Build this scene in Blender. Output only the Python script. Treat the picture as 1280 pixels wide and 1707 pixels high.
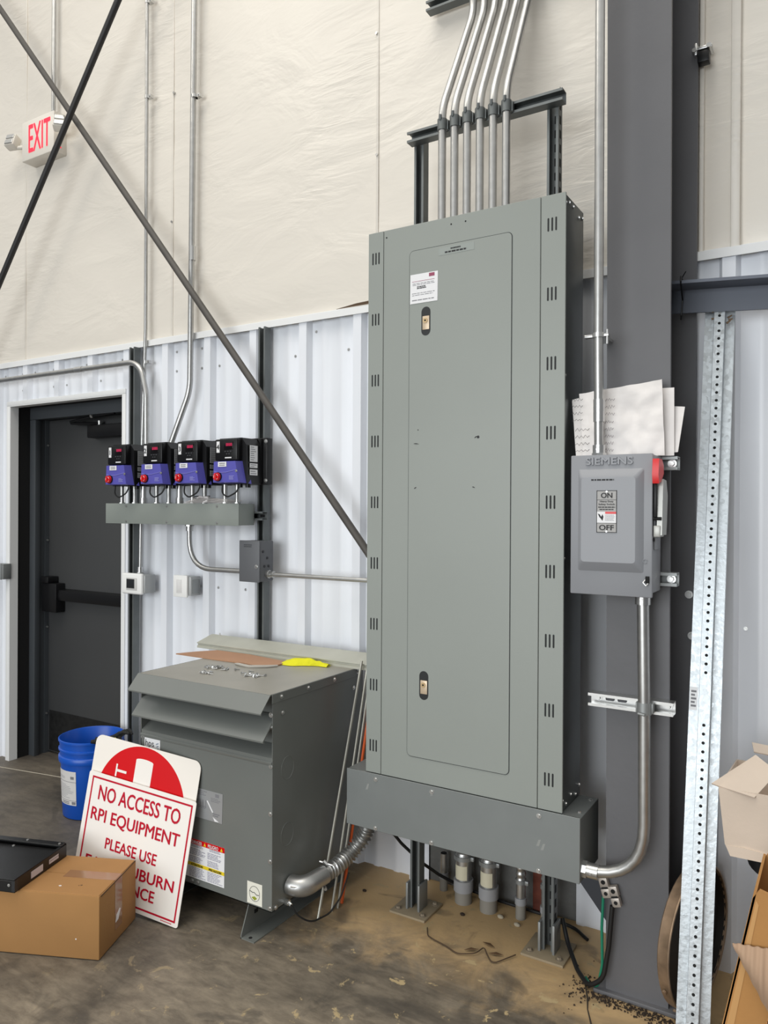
import bpy, bmesh, math, random
from math import sin, cos, pi, radians as RAD
from mathutils import Vector as V, Matrix as M4, noise as MN

for o in list(bpy.data.objects): bpy.data.objects.remove(o, do_unlink=True)
SC = bpy.context.scene
COL = SC.collection
random.seed(7)

# ------------------------------------------------------------------ camera
def cam_basis(yaw, pitch, roll):
    Rz = M4.Rotation(yaw, 3, 'Z'); Rx = M4.Rotation(pitch, 3, 'X'); Ry = M4.Rotation(roll, 3, 'Y')
    R = Rz @ Rx @ Ry
    r, f, u = R.col[0], R.col[1], R.col[2]
    return M4((( r[0], u[0], -f[0]), (r[1], u[1], -f[1]), (r[2], u[2], -f[2]))).to_4x4()
cd = bpy.data.cameras.new('camera'); cam = bpy.data.objects.new('camera', cd); COL.objects.link(cam)
cam.matrix_world = M4.Translation((0, -2.8311, 1.5525)) @ cam_basis(.5487, -.0025, -.0057)
cd.sensor_fit = 'VERTICAL'; cd.sensor_height = 36; cd.sensor_width = 27
cd.lens = 1272.4 / 1707 * 36; cd.clip_start = .05; cd.clip_end = 100
SC.camera = cam

# ------------------------------------------------------------------ world, lights, exposure
def srgb(r, g, b):
    f = lambda c: (c/255/12.92) if c/255 <= .04045 else ((c/255+.055)/1.055)**2.4
    return (f(r), f(g), f(b), 1)
w = bpy.data.worlds.new('world'); SC.world = w; w.use_nodes = True
bg = w.node_tree.nodes['Background']
_n = w.node_tree.nodes; _l = w.node_tree.links          # pale ceiling overhead, dim hall lower down
_tc = _n.new('ShaderNodeTexCoord'); _sx = _n.new('ShaderNodeSeparateXYZ'); _l.new(_tc.outputs['Generated'], _sx.inputs[0])
_cr = _n.new('ShaderNodeValToRGB'); _e = _cr.color_ramp.elements
_e[0].position = .05; _e[0].color = (.085, .09, .10, 1); _e[1].position = .8; _e[1].color = (.88, .87, .83, 1)
_l.new(_sx.outputs['Z'], _cr.inputs['Fac']); _l.new(_cr.outputs['Color'], bg.inputs[0]); bg.inputs[1].default_value = 1.25
def area(name, loc, target, sx, sy, power, color):
    l = bpy.data.lights.new(name, 'AREA'); l.shape = 'RECTANGLE'; l.size = sx; l.size_y = sy
    l.energy = power; l.color = color
    o = bpy.data.objects.new(name, l); COL.objects.link(o); o.location = loc
    o.rotation_euler = (V(target)-V(loc)).to_track_quat('-Z', 'Y').to_euler()
    return o
area('daylight_door', (-2.0, -8.6, 1.9), (-1.4, 0, .9), 6.0, 3.6, 395, (.92, .96, .98))
area('high_bay_light', (-5.0, -4.2, 7.0), (-2.2, 0, 2.6), 1.6, 1.6, 55, (1, .93, .82))
area('high_bay_row', (-1.7, -2.5, 7.6), (-1.6, -2.0, 0), 3.0, 2.2, 125, (1, .95, .87))
vs = SC.view_settings
SC.display_settings.display_device = 'sRGB'
vs.view_transform = 'Standard'; vs.look = 'None'; vs.exposure = 0.0; vs.gamma = 1; vs.use_curve_mapping = False

# ------------------------------------------------------------------ materials
MATS = {}
def mat(name, col, rough=.5, metal=0, bump=0, bscale=60, var=0, vscale=8, emit=None, spec=.5, coat=0, bstretch=None):
    if name in MATS: return MATS[name]
    m = bpy.data.materials.new(name); m.use_nodes = True; nt = m.node_tree; N = nt.nodes; L = nt.links
    b = N['Principled BSDF']; b.inputs['Base Color'].default_value = col; b.inputs['Roughness'].default_value = rough
    b.inputs['Metallic'].default_value = metal; b.inputs['Specular IOR Level'].default_value = spec
    if coat: b.inputs['Coat Weight'].default_value = coat; b.inputs['Coat Roughness'].default_value = .15
    tc = N.new('ShaderNodeTexCoord')
    if var:
        n = N.new('ShaderNodeTexNoise'); n.inputs['Scale'].default_value = vscale; n.inputs['Detail'].default_value = 5
        L.new(tc.outputs['Object'], n.inputs['Vector'])
        r = N.new('ShaderNodeValToRGB'); e = r.color_ramp.elements
        e[0].position = .3; e[1].position = .7
        e[0].color = tuple(max(0, c*(1-var)) for c in col[:3])+(1,); e[1].color = tuple(min(1, c*(1+var)) for c in col[:3])+(1,)
        L.new(n.outputs['Fac'], r.inputs['Fac']); L.new(r.outputs['Color'], b.inputs['Base Color'])
    if bump:
        n2 = N.new('ShaderNodeTexNoise'); n2.inputs['Scale'].default_value = bscale; n2.inputs['Detail'].default_value = 3
        if bstretch:
            mp = N.new('ShaderNodeMapping'); mp.inputs['Scale'].default_value = bstretch
            L.new(tc.outputs['Object'], mp.inputs['Vector']); L.new(mp.outputs['Vector'], n2.inputs['Vector'])
        else: L.new(tc.outputs['Object'], n2.inputs['Vector'])
        bp = N.new('ShaderNodeBump'); bp.inputs['Strength'].default_value = bump; bp.inputs['Distance'].default_value = .01
        L.new(n2.outputs['Fac'], bp.inputs['Height']); L.new(bp.outputs['Normal'], b.inputs['Normal'])
    if emit: b.inputs['Emission Color'].default_value = emit[0]; b.inputs['Emission Strength'].default_value = emit[1]
    MATS[name] = m; return m

PANEL = mat('panel_gray_paint', srgb(142, 147, 142), .42, bump=.03, bscale=300, var=.03, vscale=2)
TRGRAY = mat('transformer_gray_paint', srgb(110, 113, 110), .27, bump=.03, bscale=250, var=.04, vscale=3)
WIREG = mat('wireway_gray_paint', srgb(134, 140, 135), .5, var=.03)
SWG = mat('switch_gray_paint', srgb(140, 142, 147), .4, bump=.02, bscale=300)
JBG = mat('junction_gray_paint', srgb(92, 94, 98), .5)
STEEL = mat('column_primer', srgb(95, 95, 98), .5, var=.08, vscale=3, bump=.05, bscale=40)
DSTEEL = mat('dark_rod_primer', srgb(74, 70, 66), .55, var=.15, vscale=12)
BSTEEL = mat('black_rod_primer', srgb(36, 35, 36), .55, var=.12, vscale=12)
WHITEP = mat('white_liner_paint', srgb(230, 233, 239), .4, bump=.015, bscale=12, var=.02, vscale=3)
TRIMW = mat('white_trim_paint', srgb(230, 231, 231), .45)
EMT = mat('emt_steel', (.50, .50, .49, 1), .36, .9, var=.08, vscale=30)
GALV = mat('galvanized_sheet', srgb(150, 153, 153), .46, .55, var=.09, vscale=7)
STRUT = mat('galvanized_strut', srgb(112, 116, 116), .5, .6, var=.1, vscale=14)
BRIGHT = mat('bright_zinc', (.62, .62, .61, 1), .28, .9)
BLACK = mat('black_plastic', srgb(15, 15, 17), .38, spec=.35)
BLACKM = mat('black_metal', srgb(17, 17, 18), .35, bump=.02, bscale=200)
DARK = mat('dark_void', srgb(8, 8, 9), .8)
RUBBER = mat('black_rubber', srgb(18, 18, 19), .55)
WHITEPL = mat('white_plastic', srgb(240, 240, 238), .35)
LABEL = mat('white_label', srgb(228, 228, 230), .45)
LABELG = mat('silver_label', srgb(160, 162, 164), .35, .3)
PAPER = mat('white_paper', srgb(226, 222, 220), .8, bump=.6, bscale=11)
INK = mat('black_ink', srgb(25, 25, 28), .6)
INKG = mat('gray_ink', srgb(120, 120, 124), .6)
RED = mat('sign_red', srgb(206, 2, 14), .4, spec=.3)
CRIM = mat('crimson_ink', srgb(186, 8, 42), .5, spec=.25)
SIGNW = mat('sign_white', srgb(238, 233, 227), .35)
BLUEP = mat('drive_blue_plastic', srgb(84, 82, 168), .4)
BUCK = mat('bucket_blue_plastic', srgb(6, 78, 178), .35)
REDPL = mat('red_plastic', srgb(214, 28, 30), .35)
YEL = mat('yellow_fabric', srgb(222, 218, 24), .8, bump=.3, bscale=60)
YELL = mat('yellow_label', srgb(228, 200, 30), .5)
PVC = mat('gray_pvc', srgb(148, 149, 152), .45)
BRASS = mat('brass', srgb(196, 170, 130), .35, .6)
LED = mat('red_led_segment', srgb(170, 20, 60), .4, emit=((1, .06, .2, 1), .5))
EXITR = mat('exit_letter_red', srgb(240, 30, 50), .4, emit=((1, .03, .08, 1), .75))
GREEN = mat('green_insulation', srgb(20, 120, 92), .45)
ORANGE = mat('orange_fiberglass', srgb(214, 92, 36), .5)
RUST = mat('rusty_zinc', srgb(140, 118, 96), .5, .5, var=.3, vscale=20)
RUSTB = mat('rust_red', srgb(96, 46, 32), .8, var=.3, vscale=30)
LENS = mat('lamp_lens', srgb(176, 176, 174), .15, .6)
TAPE = mat('packing_tape', srgb(150, 112, 80), .2, coat=.5)
TWIG = mat('dry_twig', srgb(74, 58, 42), .9)
SOIL = mat('dark_soil', srgb(48, 38, 30), .95)
LEAFM = mat('dry_leaf', srgb(96, 72, 48), .9)

def cardboard(name, col, lines=0):
    m = mat(name, col, .85, var=.07, vscale=4, bump=.05, bscale=90)
    return m
CARD = cardboard('cardboard_brown', srgb(160, 118, 70))
CARD2 = cardboard('cardboard_tan', srgb(172, 132, 104))
CARD3 = cardboard('cardboard_white', srgb(208, 192, 176))
CARD4 = cardboard('cardboard_orange_brown', srgb(176, 128, 74))
CARDI = cardboard('cardboard_flute', srgb(168, 140, 116))

def galv_spangle(name, col, rough, scale):
    m = bpy.data.materials.new(name); m.use_nodes = True; nt = m.node_tree; N = nt.nodes; L = nt.links
    b = N['Principled BSDF']; b.inputs['Metallic'].default_value = .75
    tc = N.new('ShaderNodeTexCoord'); vo = N.new('ShaderNodeTexVoronoi'); vo.inputs['Scale'].default_value = scale
    L.new(tc.outputs['Object'], vo.inputs['Vector'])
    bw = N.new('ShaderNodeRGBToBW'); L.new(vo.outputs['Color'], bw.inputs['Color'])
    r = N.new('ShaderNodeMapRange'); r.inputs['To Min'].default_value = rough-.12; r.inputs['To Max'].default_value = rough+.14
    L.new(bw.outputs['Val'], r.inputs['Value']); L.new(r.outputs['Result'], b.inputs['Roughness'])
    cr = N.new('ShaderNodeValToRGB'); cr.color_ramp.elements[0].color = tuple(c*.72 for c in col[:3])+(1,); cr.color_ramp.elements[1].color = tuple(min(1, c*1.15) for c in col[:3])+(1,)
    L.new(bw.outputs['Val'], cr.inputs['Fac']); L.new(cr.outputs['Color'], b.inputs['Base Color'])
    n = N.new('ShaderNodeTexNoise'); n.inputs['Scale'].default_value = 70; L.new(tc.outputs['Object'], n.inputs['Vector'])
    bp = N.new('ShaderNodeBump'); bp.inputs['Strength'].default_value = .15; bp.inputs['Distance'].default_value = .005
    L.new(n.outputs['Fac'], bp.inputs['Height']); L.new(bp.outputs['Normal'], b.inputs['Normal'])
    return m
SPANG = galv_spangle('galvanized_spangle', srgb(196, 202, 206), .42, 90)

def insulation_mat():
    m = bpy.data.materials.new('insulation_vinyl'); m.use_nodes = True; nt = m.node_tree; N = nt.nodes; L = nt.links
    b = N['Principled BSDF']; b.inputs['Base Color'].default_value = srgb(222, 216, 206); b.inputs['Roughness'].default_value = .36
    tc = N.new('ShaderNodeTexCoord')
    def noise(scale, stretch, rot=0, det=4, dist=0.0):
        mp = N.new('ShaderNodeMapping'); mp.inputs['Scale'].default_value = stretch; mp.inputs['Rotation'].default_value = (0, rot, 0)
        L.new(tc.outputs['Object'], mp.inputs['Vector'])
        n = N.new('ShaderNodeTexNoise'); n.inputs['Scale'].default_value = scale; n.inputs['Detail'].default_value = det
        n.inputs['Distortion'].default_value = dist
        L.new(mp.outputs['Vector'], n.inputs['Vector']); return n
    a = noise(2.2, (1, 1, 2.2), .5, 4, .8); c = noise(9, (.5, 1, 2.4), .25, 4, 1.2); d = noise(26, (.5, 1, 1.8), -.3, 3, .6)
    mask = noise(1.1, (1, 1, 1), 0, 2)
    rmp = N.new('ShaderNodeMapRange'); rmp.inputs['From Min'].default_value = .50; rmp.inputs['From Max'].default_value = .74
    L.new(mask.outputs['Fac'], rmp.inputs['Value'])
    mu = N.new('ShaderNodeMath'); mu.operation = 'MULTIPLY'; L.new(c.outputs['Fac'], mu.inputs[0]); L.new(rmp.outputs['Result'], mu.inputs[1])
    mu2 = N.new('ShaderNodeMath'); mu2.operation = 'MULTIPLY_ADD'; L.new(d.outputs['Fac'], mu2.inputs[0]); mu2.inputs[1].default_value = .05; L.new(mu.outputs[0], mu2.inputs[2])
    ad = N.new('ShaderNodeMath'); ad.operation = 'MULTIPLY_ADD'; L.new(a.outputs['Fac'], ad.inputs[0]); ad.inputs[1].default_value = .9; L.new(mu2.outputs[0], ad.inputs[2])
    bp = N.new('ShaderNodeBump'); bp.inputs['Strength'].default_value = .34; bp.inputs['Distance'].default_value = .03
    L.new(ad.outputs[0], bp.inputs['Height']); L.new(bp.outputs['Normal'], b.inputs['Normal'])
    return m
INSUL = insulation_mat()

def floor_mat():
    m = bpy.data.materials.new('concrete_floor'); m.use_nodes = True; nt = m.node_tree; N = nt.nodes; L = nt.links
    b = N['Principled BSDF']
    geo = N.new('ShaderNodeNewGeometry')
    def noise(scale, det=6, rough=.6, dist=0, stretch=None):
        n = N.new('ShaderNodeTexNoise'); n.inputs['Scale'].default_value = scale; n.inputs['Detail'].default_value = det
        n.inputs['Roughness'].default_value = rough; n.inputs['Distortion'].default_value = dist
        if stretch:
            mp = N.new('ShaderNodeMapping'); mp.inputs['Scale'].default_value = stretch; L.new(geo.outputs['Position'], mp.inputs['Vector']); L.new(mp.outputs['Vector'], n.inputs['Vector'])
        else: L.new(geo.outputs['Position'], n.inputs['Vector'])
        return n
    def ramp(src, p0, c0, p1, c1):
        r = N.new('ShaderNodeValToRGB'); e = r.color_ramp.elements; e[0].position = p0; e[0].color = c0; e[1].position = p1; e[1].color = c1
        L.new(src, r.inputs['Fac']); return r
    def mix(fac, a, bb, mode='MIX'):
        x = N.new('ShaderNodeMix'); x.data_type = 'RGBA'; x.blend_type = mode
        if isinstance(fac, float): x.inputs[0].default_value = fac
        else: L.new(fac, x.inputs[0])
        for s, i in ((a, 6), (bb, 7)):
            if isinstance(s, tuple): x.inputs[i].default_value = s
            else: L.new(s, x.inputs[i])
        return x.outputs[2]
    base = ramp(noise(2.3, 8, .62, .6).outputs['Fac'], .32, srgb(84, 78, 70), .68, srgb(138, 128, 113))
    streak = ramp(noise(9, 7, .7, .4, (1, 2.6, 1)).outputs['Fac'], .36, (.62, .60, .58, 1), .64, (1.12, 1.1, 1.06, 1))
    c1 = mix(1.0, base.outputs['Color'], streak.outputs['Color'], 'MULTIPLY')
    # tan dust near the foot of the wall under the panel
    sx = N.new('ShaderNodeSeparateXYZ'); L.new(geo.outputs['Position'], sx.inputs[0])
    def mr(src, a, bb):
        r = N.new('ShaderNodeMapRange'); r.interpolation_type = 'SMOOTHSTEP'; r.inputs['From Min'].default_value = a; r.inputs['From Max'].default_value = bb; L.new(src, r.inputs['Value']); return r.outputs['Result']
    def mul(a, bb):
        x = N.new('ShaderNodeMath'); x.operation = 'MULTIPLY'; L.new(a, x.inputs[0]); L.new(bb, x.inputs[1]); return x.outputs[0]
    dn = noise(5, 6, .65, .8)
    off = N.new('ShaderNodeMath'); off.operation = 'MULTIPLY_ADD'; L.new(dn.outputs['Fac'], off.inputs[0]); off.inputs[1].default_value = .75; L.new(sx.outputs['Y'], off.inputs[2])
    dust = mul(mul(mr(off.outputs[0], -.30, .16), mr(sx.outputs['X'], -2.0, -1.6)), mr(sx.outputs['X'], .2, -.3))
    c2 = mix(dust, c1, srgb(194, 164, 120))
    # scattered flaked pale spots
    sp = noise(13, 5, .7, .5); spm = mr(sp.outputs['Fac'], .60, .66)
    zone = mul(mr(sx.outputs['X'], -2.6, -1.2), mr(sx.outputs['Y'], -1.9, -.9))
    c3 = mix(mul(spm, zone), c2, srgb(178, 158, 120))
    # dark oil blotches
    ol = noise(3.1, 4, .6, 1.2); olm = mr(ol.outputs['Fac'], .57, .66)
    k = N.new('ShaderNodeMath'); k.operation = 'MULTIPLY'; L.new(olm, k.inputs[0]); k.inputs[1].default_value = .45
    left_dark = mr(sx.outputs['X'], -2.1, -3.1)  # concrete darkens gradually towards the left
    kk = N.new('ShaderNodeMath'); kk.operation = 'MULTIPLY'; L.new(left_dark, kk.inputs[0]); kk.inputs[1].default_value = .5
    c3 = mix(kk.outputs[0], c3, srgb(70, 66, 62))
    c4 = mix(k.outputs[0], c3, srgb(60, 56, 52))
    L.new(c4, b.inputs['Base Color'])
    rr = N.new('ShaderNodeMapRange'); rr.inputs['To Min'].default_value = .42; rr.inputs['To Max'].default_value = .75
    L.new(dn.outputs['Fac'], rr.inputs['Value']); L.new(rr.outputs['Result'], b.inputs['Roughness'])
    bp = N.new('ShaderNodeBump'); bp.inputs['Strength'].default_value = .25; bp.inputs['Distance'].default_value = .004
    L.new(noise(40, 5).outputs['Fac'], bp.inputs['Height']); L.new(bp.outputs['Normal'], b.inputs['Normal'])
    return m
FLOOR = floor_mat()
CURB = mat('rough_concrete_curb', srgb(104, 104, 102), .9, var=.2, vscale=9, bump=.5, bscale=25)
KICK = mat('scuffed_black_plate', srgb(15, 15, 15), .5, var=.9, vscale=40)

# ------------------------------------------------------------------ mesh builder
WM = {}            # world matrix of every root / part
class MB:
    def __init__(s): s.v = []; s.f = []; s.m = []; s.sm = []; s.mi = 0; s.T = None
    def add(s, vs, fs, smooth=False):
        n = len(s.v)
        s.v += [(s.T @ V(p)) if s.T else V(p) for p in vs]
        for f in fs: s.f.append([n+i for i in f]); s.m.append(s.mi); s.sm.append(smooth)
        return s
    def bm(s, b, smooth=False):
        b.verts.index_update(); vs = [v.co.copy() for v in b.verts]; fs = [[v.index for v in f.verts] for f in b.faces]; b.free()
        return s.add(vs, fs, smooth)
    def box(s, x0, x1, y0, y1, z0, z1, bev=0, seg=2, R=None, at=None):
        b = bmesh.new(); bmesh.ops.create_cube(b, size=1)
        for v in b.verts: v.co = V(((x0+x1)/2+v.co.x*(x1-x0), (y0+y1)/2+v.co.y*(y1-y0), (z0+z1)/2+v.co.z*(z1-z0)))
        if bev: bmesh.ops.bevel(b, geom=list(b.edges), offset=bev, segments=seg, affect='EDGES', profile=.5)
        if R is not None:
            for v in b.verts: v.co = V(at)+R @ v.co
        return s.bm(b, smooth=bool(bev))
    def cyl(s, p0, p1, r0, r1=None, n=16, caps=True):
        r1 = r0 if r1 is None else r1; p0 = V(p0); p1 = V(p1); d = (p1-p0).normalized()
        a = d.orthogonal().normalized(); b = d.cross(a); vs = []
        for p, r in ((p0, r0), (p1, r1)):
            for i in range(n): t = 2*pi*i/n; vs.append(p+a*cos(t)*r+b*sin(t)*r)
        fs = [(i, (i+1) % n, n+(i+1) % n, n+i) for i in range(n)]
        s.add(vs, fs, True)
        if caps: s.add(vs[:n], [list(range(n))[::-1]]); s.add(vs[n:], [list(range(n))])
        return s
    def tube(s, pts, r, n=12, caps=True):
        pts = [V(p) for p in pts]; k = len(pts); R = r if hasattr(r, '__len__') else [r]*k
        tan = [(pts[min(i+1, k-1)]-pts[max(i-1, 0)]).normalized() for i in range(k)]
        a = tan[0].orthogonal().normalized(); vs = []
        for i in range(k):
            if i:
                q = tan[i-1].rotation_difference(tan[i]); a = q @ a
            a = (a-tan[i]*a.dot(tan[i])).normalized(); b = tan[i].cross(a)
            for j in range(n): t = 2*pi*j/n; vs.append(pts[i]+(a*cos(t)+b*sin(t))*R[i])
        fs = [(i*n+j, i*n+(j+1) % n, (i+1)*n+(j+1) % n, (i+1)*n+j) for i in range(k-1) for j in range(n)]
        s.add(vs, fs, True)
        if caps: s.add(vs[:n], [list(range(n))[::-1]]); s.add(vs[-n:], [list(range(n))])
        return s
    def lathe(s, prof, o, n=32, R=None):
        o = V(o); vs = []; R = R or M4.Identity(3)
        for r, z in prof:
            for j in range(n): t = 2*pi*j/n; vs.append(o+R @ V((r*cos(t), r*sin(t), z)))
        k = len(prof)
        fs = [(i*n+j, i*n+(j+1) % n, (i+1)*n+(j+1) % n, (i+1)*n+j) for i in range(k-1) for j in range(n)]
        return s.add(vs, fs, True)
    def prism(s, poly, plane, c0, c1, smooth=False):
        mp = {'xz': lambda a, b, c: (a, c, b), 'yz': lambda a, b, c: (c, a, b), 'xy': lambda a, b, c: (a, b, c)}[plane]
        n = len(poly); vs = [mp(a, b, c0) for a, b in poly]+[mp(a, b, c1) for a, b in poly]
        fs = [(i, (i+1) % n, n+(i+1) % n, n+i) for i in range(n)]
        s.add(vs, fs, smooth); s.add(vs[:n], [list(range(n))[::-1]]); s.add(vs[n:], [list(range(n))]); return s
    def sheet(s, poly3, th, nrm=None):       # polygon in space given a thickness
        P = [V(p) for p in poly3]
        nn = V(nrm).normalized() if nrm else (P[1]-P[0]).cross(P[2]-P[0]).normalized()
        n = len(P); vs = [p+nn*th/2 for p in P]+[p-nn*th/2 for p in P]
        fs = [(i, (i+1) % n, n+(i+1) % n, n+i) for i in range(n)]
        s.add(vs, fs); s.add(vs[:n], [list(range(n))]); s.add(vs[n:], [list(range(n))[::-1]]); return s
    def text(s, txt, o, X, Y, w=None, h=None, depth=.0006, align='L', bold=0, ext=0):
        # o = lower left (or centre-bottom for 'C') of the text box; X, Y unit vectors; fitted to w and/or h
        cu = bpy.data.curves.new('t', 'FONT'); cu.body = txt; cu.size = 1; cu.resolution_u = 3
        if ext: cu.extrude = ext; cu.bevel_depth = ext*.5; cu.bevel_resolution = 1
        ob = bpy.data.objects.new('t', cu); COL.objects.link(ob); dg = bpy.context.evaluated_depsgraph_get()
        me = bpy.data.meshes.new_from_object(ob.evaluated_get(dg))
        vs = [v.co.copy() for v in me.vertices]; fs = [list(p.vertices) for p in me.polygons]
        bpy.data.objects.remove(ob); bpy.data.curves.remove(cu); bpy.data.meshes.remove(me)
        if not vs: return s
        x0 = min(v.x for v in vs); x1 = max(v.x for v in vs); y0 = min(v.y for v in vs); y1 = max(v.y for v in vs)
        sy = h/(y1-y0) if h else None; sx = w/(x1-x0) if w else sy
        if sy is None: sy = sx
        X = V(X); Y = V(Y); Nn = X.cross(Y); o = V(o)
        dx = -(x1-x0)*sx/2 if align == 'C' else 0
        for q_, (kx, ky) in enumerate(((0, 0),) if not bold else ((0, 0), (bold, 0), (-bold, 0), (0, bold*.6), (0, -bold*.6))):
            s.add([o+X*((v.x-x0+kx)*sx+dx)+Y*((v.y-y0+ky)*sy)+Nn*(depth+.00016*q_+v.z*sy) for v in vs], fs)
        return s
    def bolt(s, p, d, r=.006, h=.005, washer=True):
        p = V(p); d = V(d).normalized()
        if washer: s.cyl(p, p+d*.0015, r*1.5, n=14)
        s.cyl(p+d*.001, p+d*(h+.001), r, r*.85, n=6); return s
    def build(s, name, mats, parent=None, origin=None, angle=35):
        me = bpy.data.meshes.new(name); W = WM.get(parent, M4.Identity(4)) if parent else None
        if parent: inv = W.inverted(); vs = [inv @ p for p in s.v]; loc = None
        else:
            if origin is None:
                xs = [p.x for p in s.v]; ys = [p.y for p in s.v]; zs = [p.z for p in s.v]
                origin = ((min(xs)+max(xs))/2, (min(ys)+max(ys))/2, min(zs))
            loc = V(origin); vs = [p-loc for p in s.v]
        me.from_pydata([tuple(p) for p in vs], [], s.f)
        ml = mats if isinstance(mats, (list, tuple)) else [mats]
        for m in ml: me.materials.append(m)
        me.polygons.foreach_set('material_index', s.m); me.polygons.foreach_set('use_smooth', s.sm)
        b = bmesh.new(); b.from_mesh(me); bmesh.ops.recalc_face_normals(b, faces=b.faces); b.to_mesh(me); b.free()
        me.update(); me.set_sharp_from_angle(angle=RAD(angle))
        o = bpy.data.objects.new(name, me); COL.objects.link(o)
        if parent: o.parent = parent; WM[o] = W
        else: o.location = loc; WM[o] = M4.Translation(loc)
        return o

def tag(o, label, cat, group=None, kind=None):
    if label: o['label'] = label
    if cat: o['category'] = cat
    if group: o['group'] = group
    if kind: o['kind'] = kind
    return o
def struct(o): o['kind'] = 'structure'; return o
def thing(name, label, cat, loc, rz=0, group=None):
    o = bpy.data.objects.new(name, None); COL.objects.link(o); o.empty_display_size = .05
    o.location = loc; o.rotation_euler = (0, 0, rz)
    WM[o] = M4.Translation(loc) @ M4.Rotation(rz, 4, 'Z'); return tag(o, label, cat, group)
def lab(o, label): o['label'] = label; return o
def copy_tree(o, parent=None):
    c = o.copy(); COL.objects.link(c)
    if parent: c.parent = parent
    for ch in [x for x in bpy.data.objects if x.parent == o]: copy_tree(ch, c)
    return c
def bend(pts, rad, seg=8):
    P = [V(p) for p in pts]; out = [P[0]]; rr = rad if hasattr(rad, '__len__') else [rad]*(len(P)-2)
    for i in range(1, len(P)-1):
        a = (P[i-1]-P[i]); b = (P[i+1]-P[i]); la, lb = a.length, b.length; a.normalize(); b.normalize()
        ang = a.angle(b)
        if ang > pi-.01: out.append(P[i]); continue
        d = min(rr[i-1]/math.tan(ang/2), la*(.95 if i == 1 and len(P) > 3 or len(P) == 3 else .49), lb*(.95 if i == len(P)-2 else .49)); p0 = P[i]+a*d; p1 = P[i]+b*d
        for k in range(seg+1):
            t = k/seg; out.append(p0*(1-t)**2+P[i]*2*t*(1-t)+p1*t*t)
    out.append(P[-1]); return out
def rrect(x0, x1, z0, z1, r, seg=5):
    out = []
    for cx, cz, a0 in ((x1-r, z1-r, 0), (x0+r, z1-r, 90), (x0+r, z0+r, 180), (x1-r, z0+r, 270)):
        for k in range(seg+1): t = RAD(a0+90*k/seg); out.append((cx+r*cos(t), cz+r*sin(t)))
    return out
EX, EY, EZ = V((1, 0, 0)), V((0, 1, 0)), V((0, 0, 1))
def bolts(name, items, m, parent, r=.006, h=.005, washer=True):
    for p, d in items:
        mb = MB(); mb.bolt(p, d, r, h, washer); mb.build(name, m, parent)
def strut_mesh(mb, p0, p1, open_dir, s=.041, lip=.009, t=.003, slots=False):
    # C channel from p0 to p1 (axis through the centre of the section), mouth towards open_dir
    p0 = V(p0); p1 = V(p1); ax = (p1-p0).normalized(); o = V(open_dir).normalized(); u = ax.cross(o).normalized(); h = s/2
    pr = [(-h, h), (-h, -h), (h, -h), (h, h), (h-lip, h), (h-lip, h-.007), (h-lip+t, h-.007), (h-lip+t, h-t), (h-t, h-t), (h-t, -h+t),
          (-h+t, -h+t), (-h+t, h-t), (-h+lip-t, h-t), (-h+lip-t, h-.007), (-h+lip, h-.007), (-h+lip, h)]
    n = len(pr); vs = [p0+u*a+o*b for a, b in pr]+[p1+u*a+o*b for a, b in pr]
    fs = [(i, (i+1) % n, n+(i+1) % n, n+i) for i in range(n)]
    mb.add(vs, fs); mb.add(vs[:n], [list(range(n))[::-1]]); mb.add(vs[n:], [list(range(n))])
    if slots:
        L = (p1-p0).length; k = int(L/.05); mb.mi = 1
        for i in range(k):
            c = p0+ax*(.03+i*.05)-o*(h-t-.0008)
            w = V(u); q = [c+ax*a+w*b for a, b in ((-.014, -.006), (.014, -.006), (.014, .006), (-.014, .006))]
            mb.add(q, [(0, 1, 2, 3)])
        mb.mi = 0
    return mb

# ================================================================== THE SETTING
mb = MB(); mb.box(-7, 2.2, -11, .6, -.12, 0); struct(mb.build('floor', FLOOR))
mb = MB(); mb.tube([(-6.5, -.52, .0006), (-3.87, -.043, .0006)], .0022, n=6); 
struct(mb.build('trim_1', mat('floor_joint_filler', srgb(176, 168, 152), .8)))

RIBX0 = -1.855; RIBP = .30
def rib_y(x):
    u = ((x-RIBX0)/RIBP) % 1.0; u = u if u < .5 else u-1; d = abs(u)*RIBP
    if d < .021: return -.032
    if d < .034: return -.032*(1-(d-.021)/.013)
    e = abs(d-.1)
    if e < .010: return -.007
    if e < .020: return -.007*(1-(e-.010)/.010)
    return 0.0
def liner(mb, x0, x1, z0, z1):
    xs = {x0, x1}
    k0 = int((x0-RIBX0)/RIBP)-2
    for k in range(k0, k0+int((x1-x0)/RIBP)+5):
        c = RIBX0+k*RIBP
        for d in (-.120, -.110, -.090, -.080, -.034, -.021, .021, .034, .080, .090, .110, .120):
            if x0 < c+d < x1: xs.add(c+d)
    xs = sorted(xs); vs = []
    for x in xs: y = rib_y(x+1e-6 if x < x1 else x-1e-6); vs += [(x, y, z0), (x, y, z1)]
    mb.add(vs, [(2*i, 2*i+2, 2*i+3, 2*i+1) for i in range(len(xs)-1)])
mb = MB()
liner(mb, -6.9, -4.40, 0, 2.43); liner(mb, -4.40, -3.375, 2.18, 2.43); liner(mb, -3.375, -1.50, 0, 2.43)
liner(mb, -1.50, -.872, .40, 2.43); liner(mb, -.872, 2.1, 0.0, 2.43)
mb.mi = 1
for k in range(-9, 8):            # fastener rows
    for z in (2.37, 2.27, 1.16):
        for dx in (.055, .235):
            x = RIBX0+k*RIBP+dx
            if -4.44 < x < -3.34 and z < 2.2: continue
            if random.random() < (.42 if z > 2 else .30): mb.bolt((x, rib_y(x), z), (0, -1, 0), .0045, .004)
mb.mi = 0
struct(mb.build('wall_back', [WHITEP, BRIGHT]))
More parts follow.
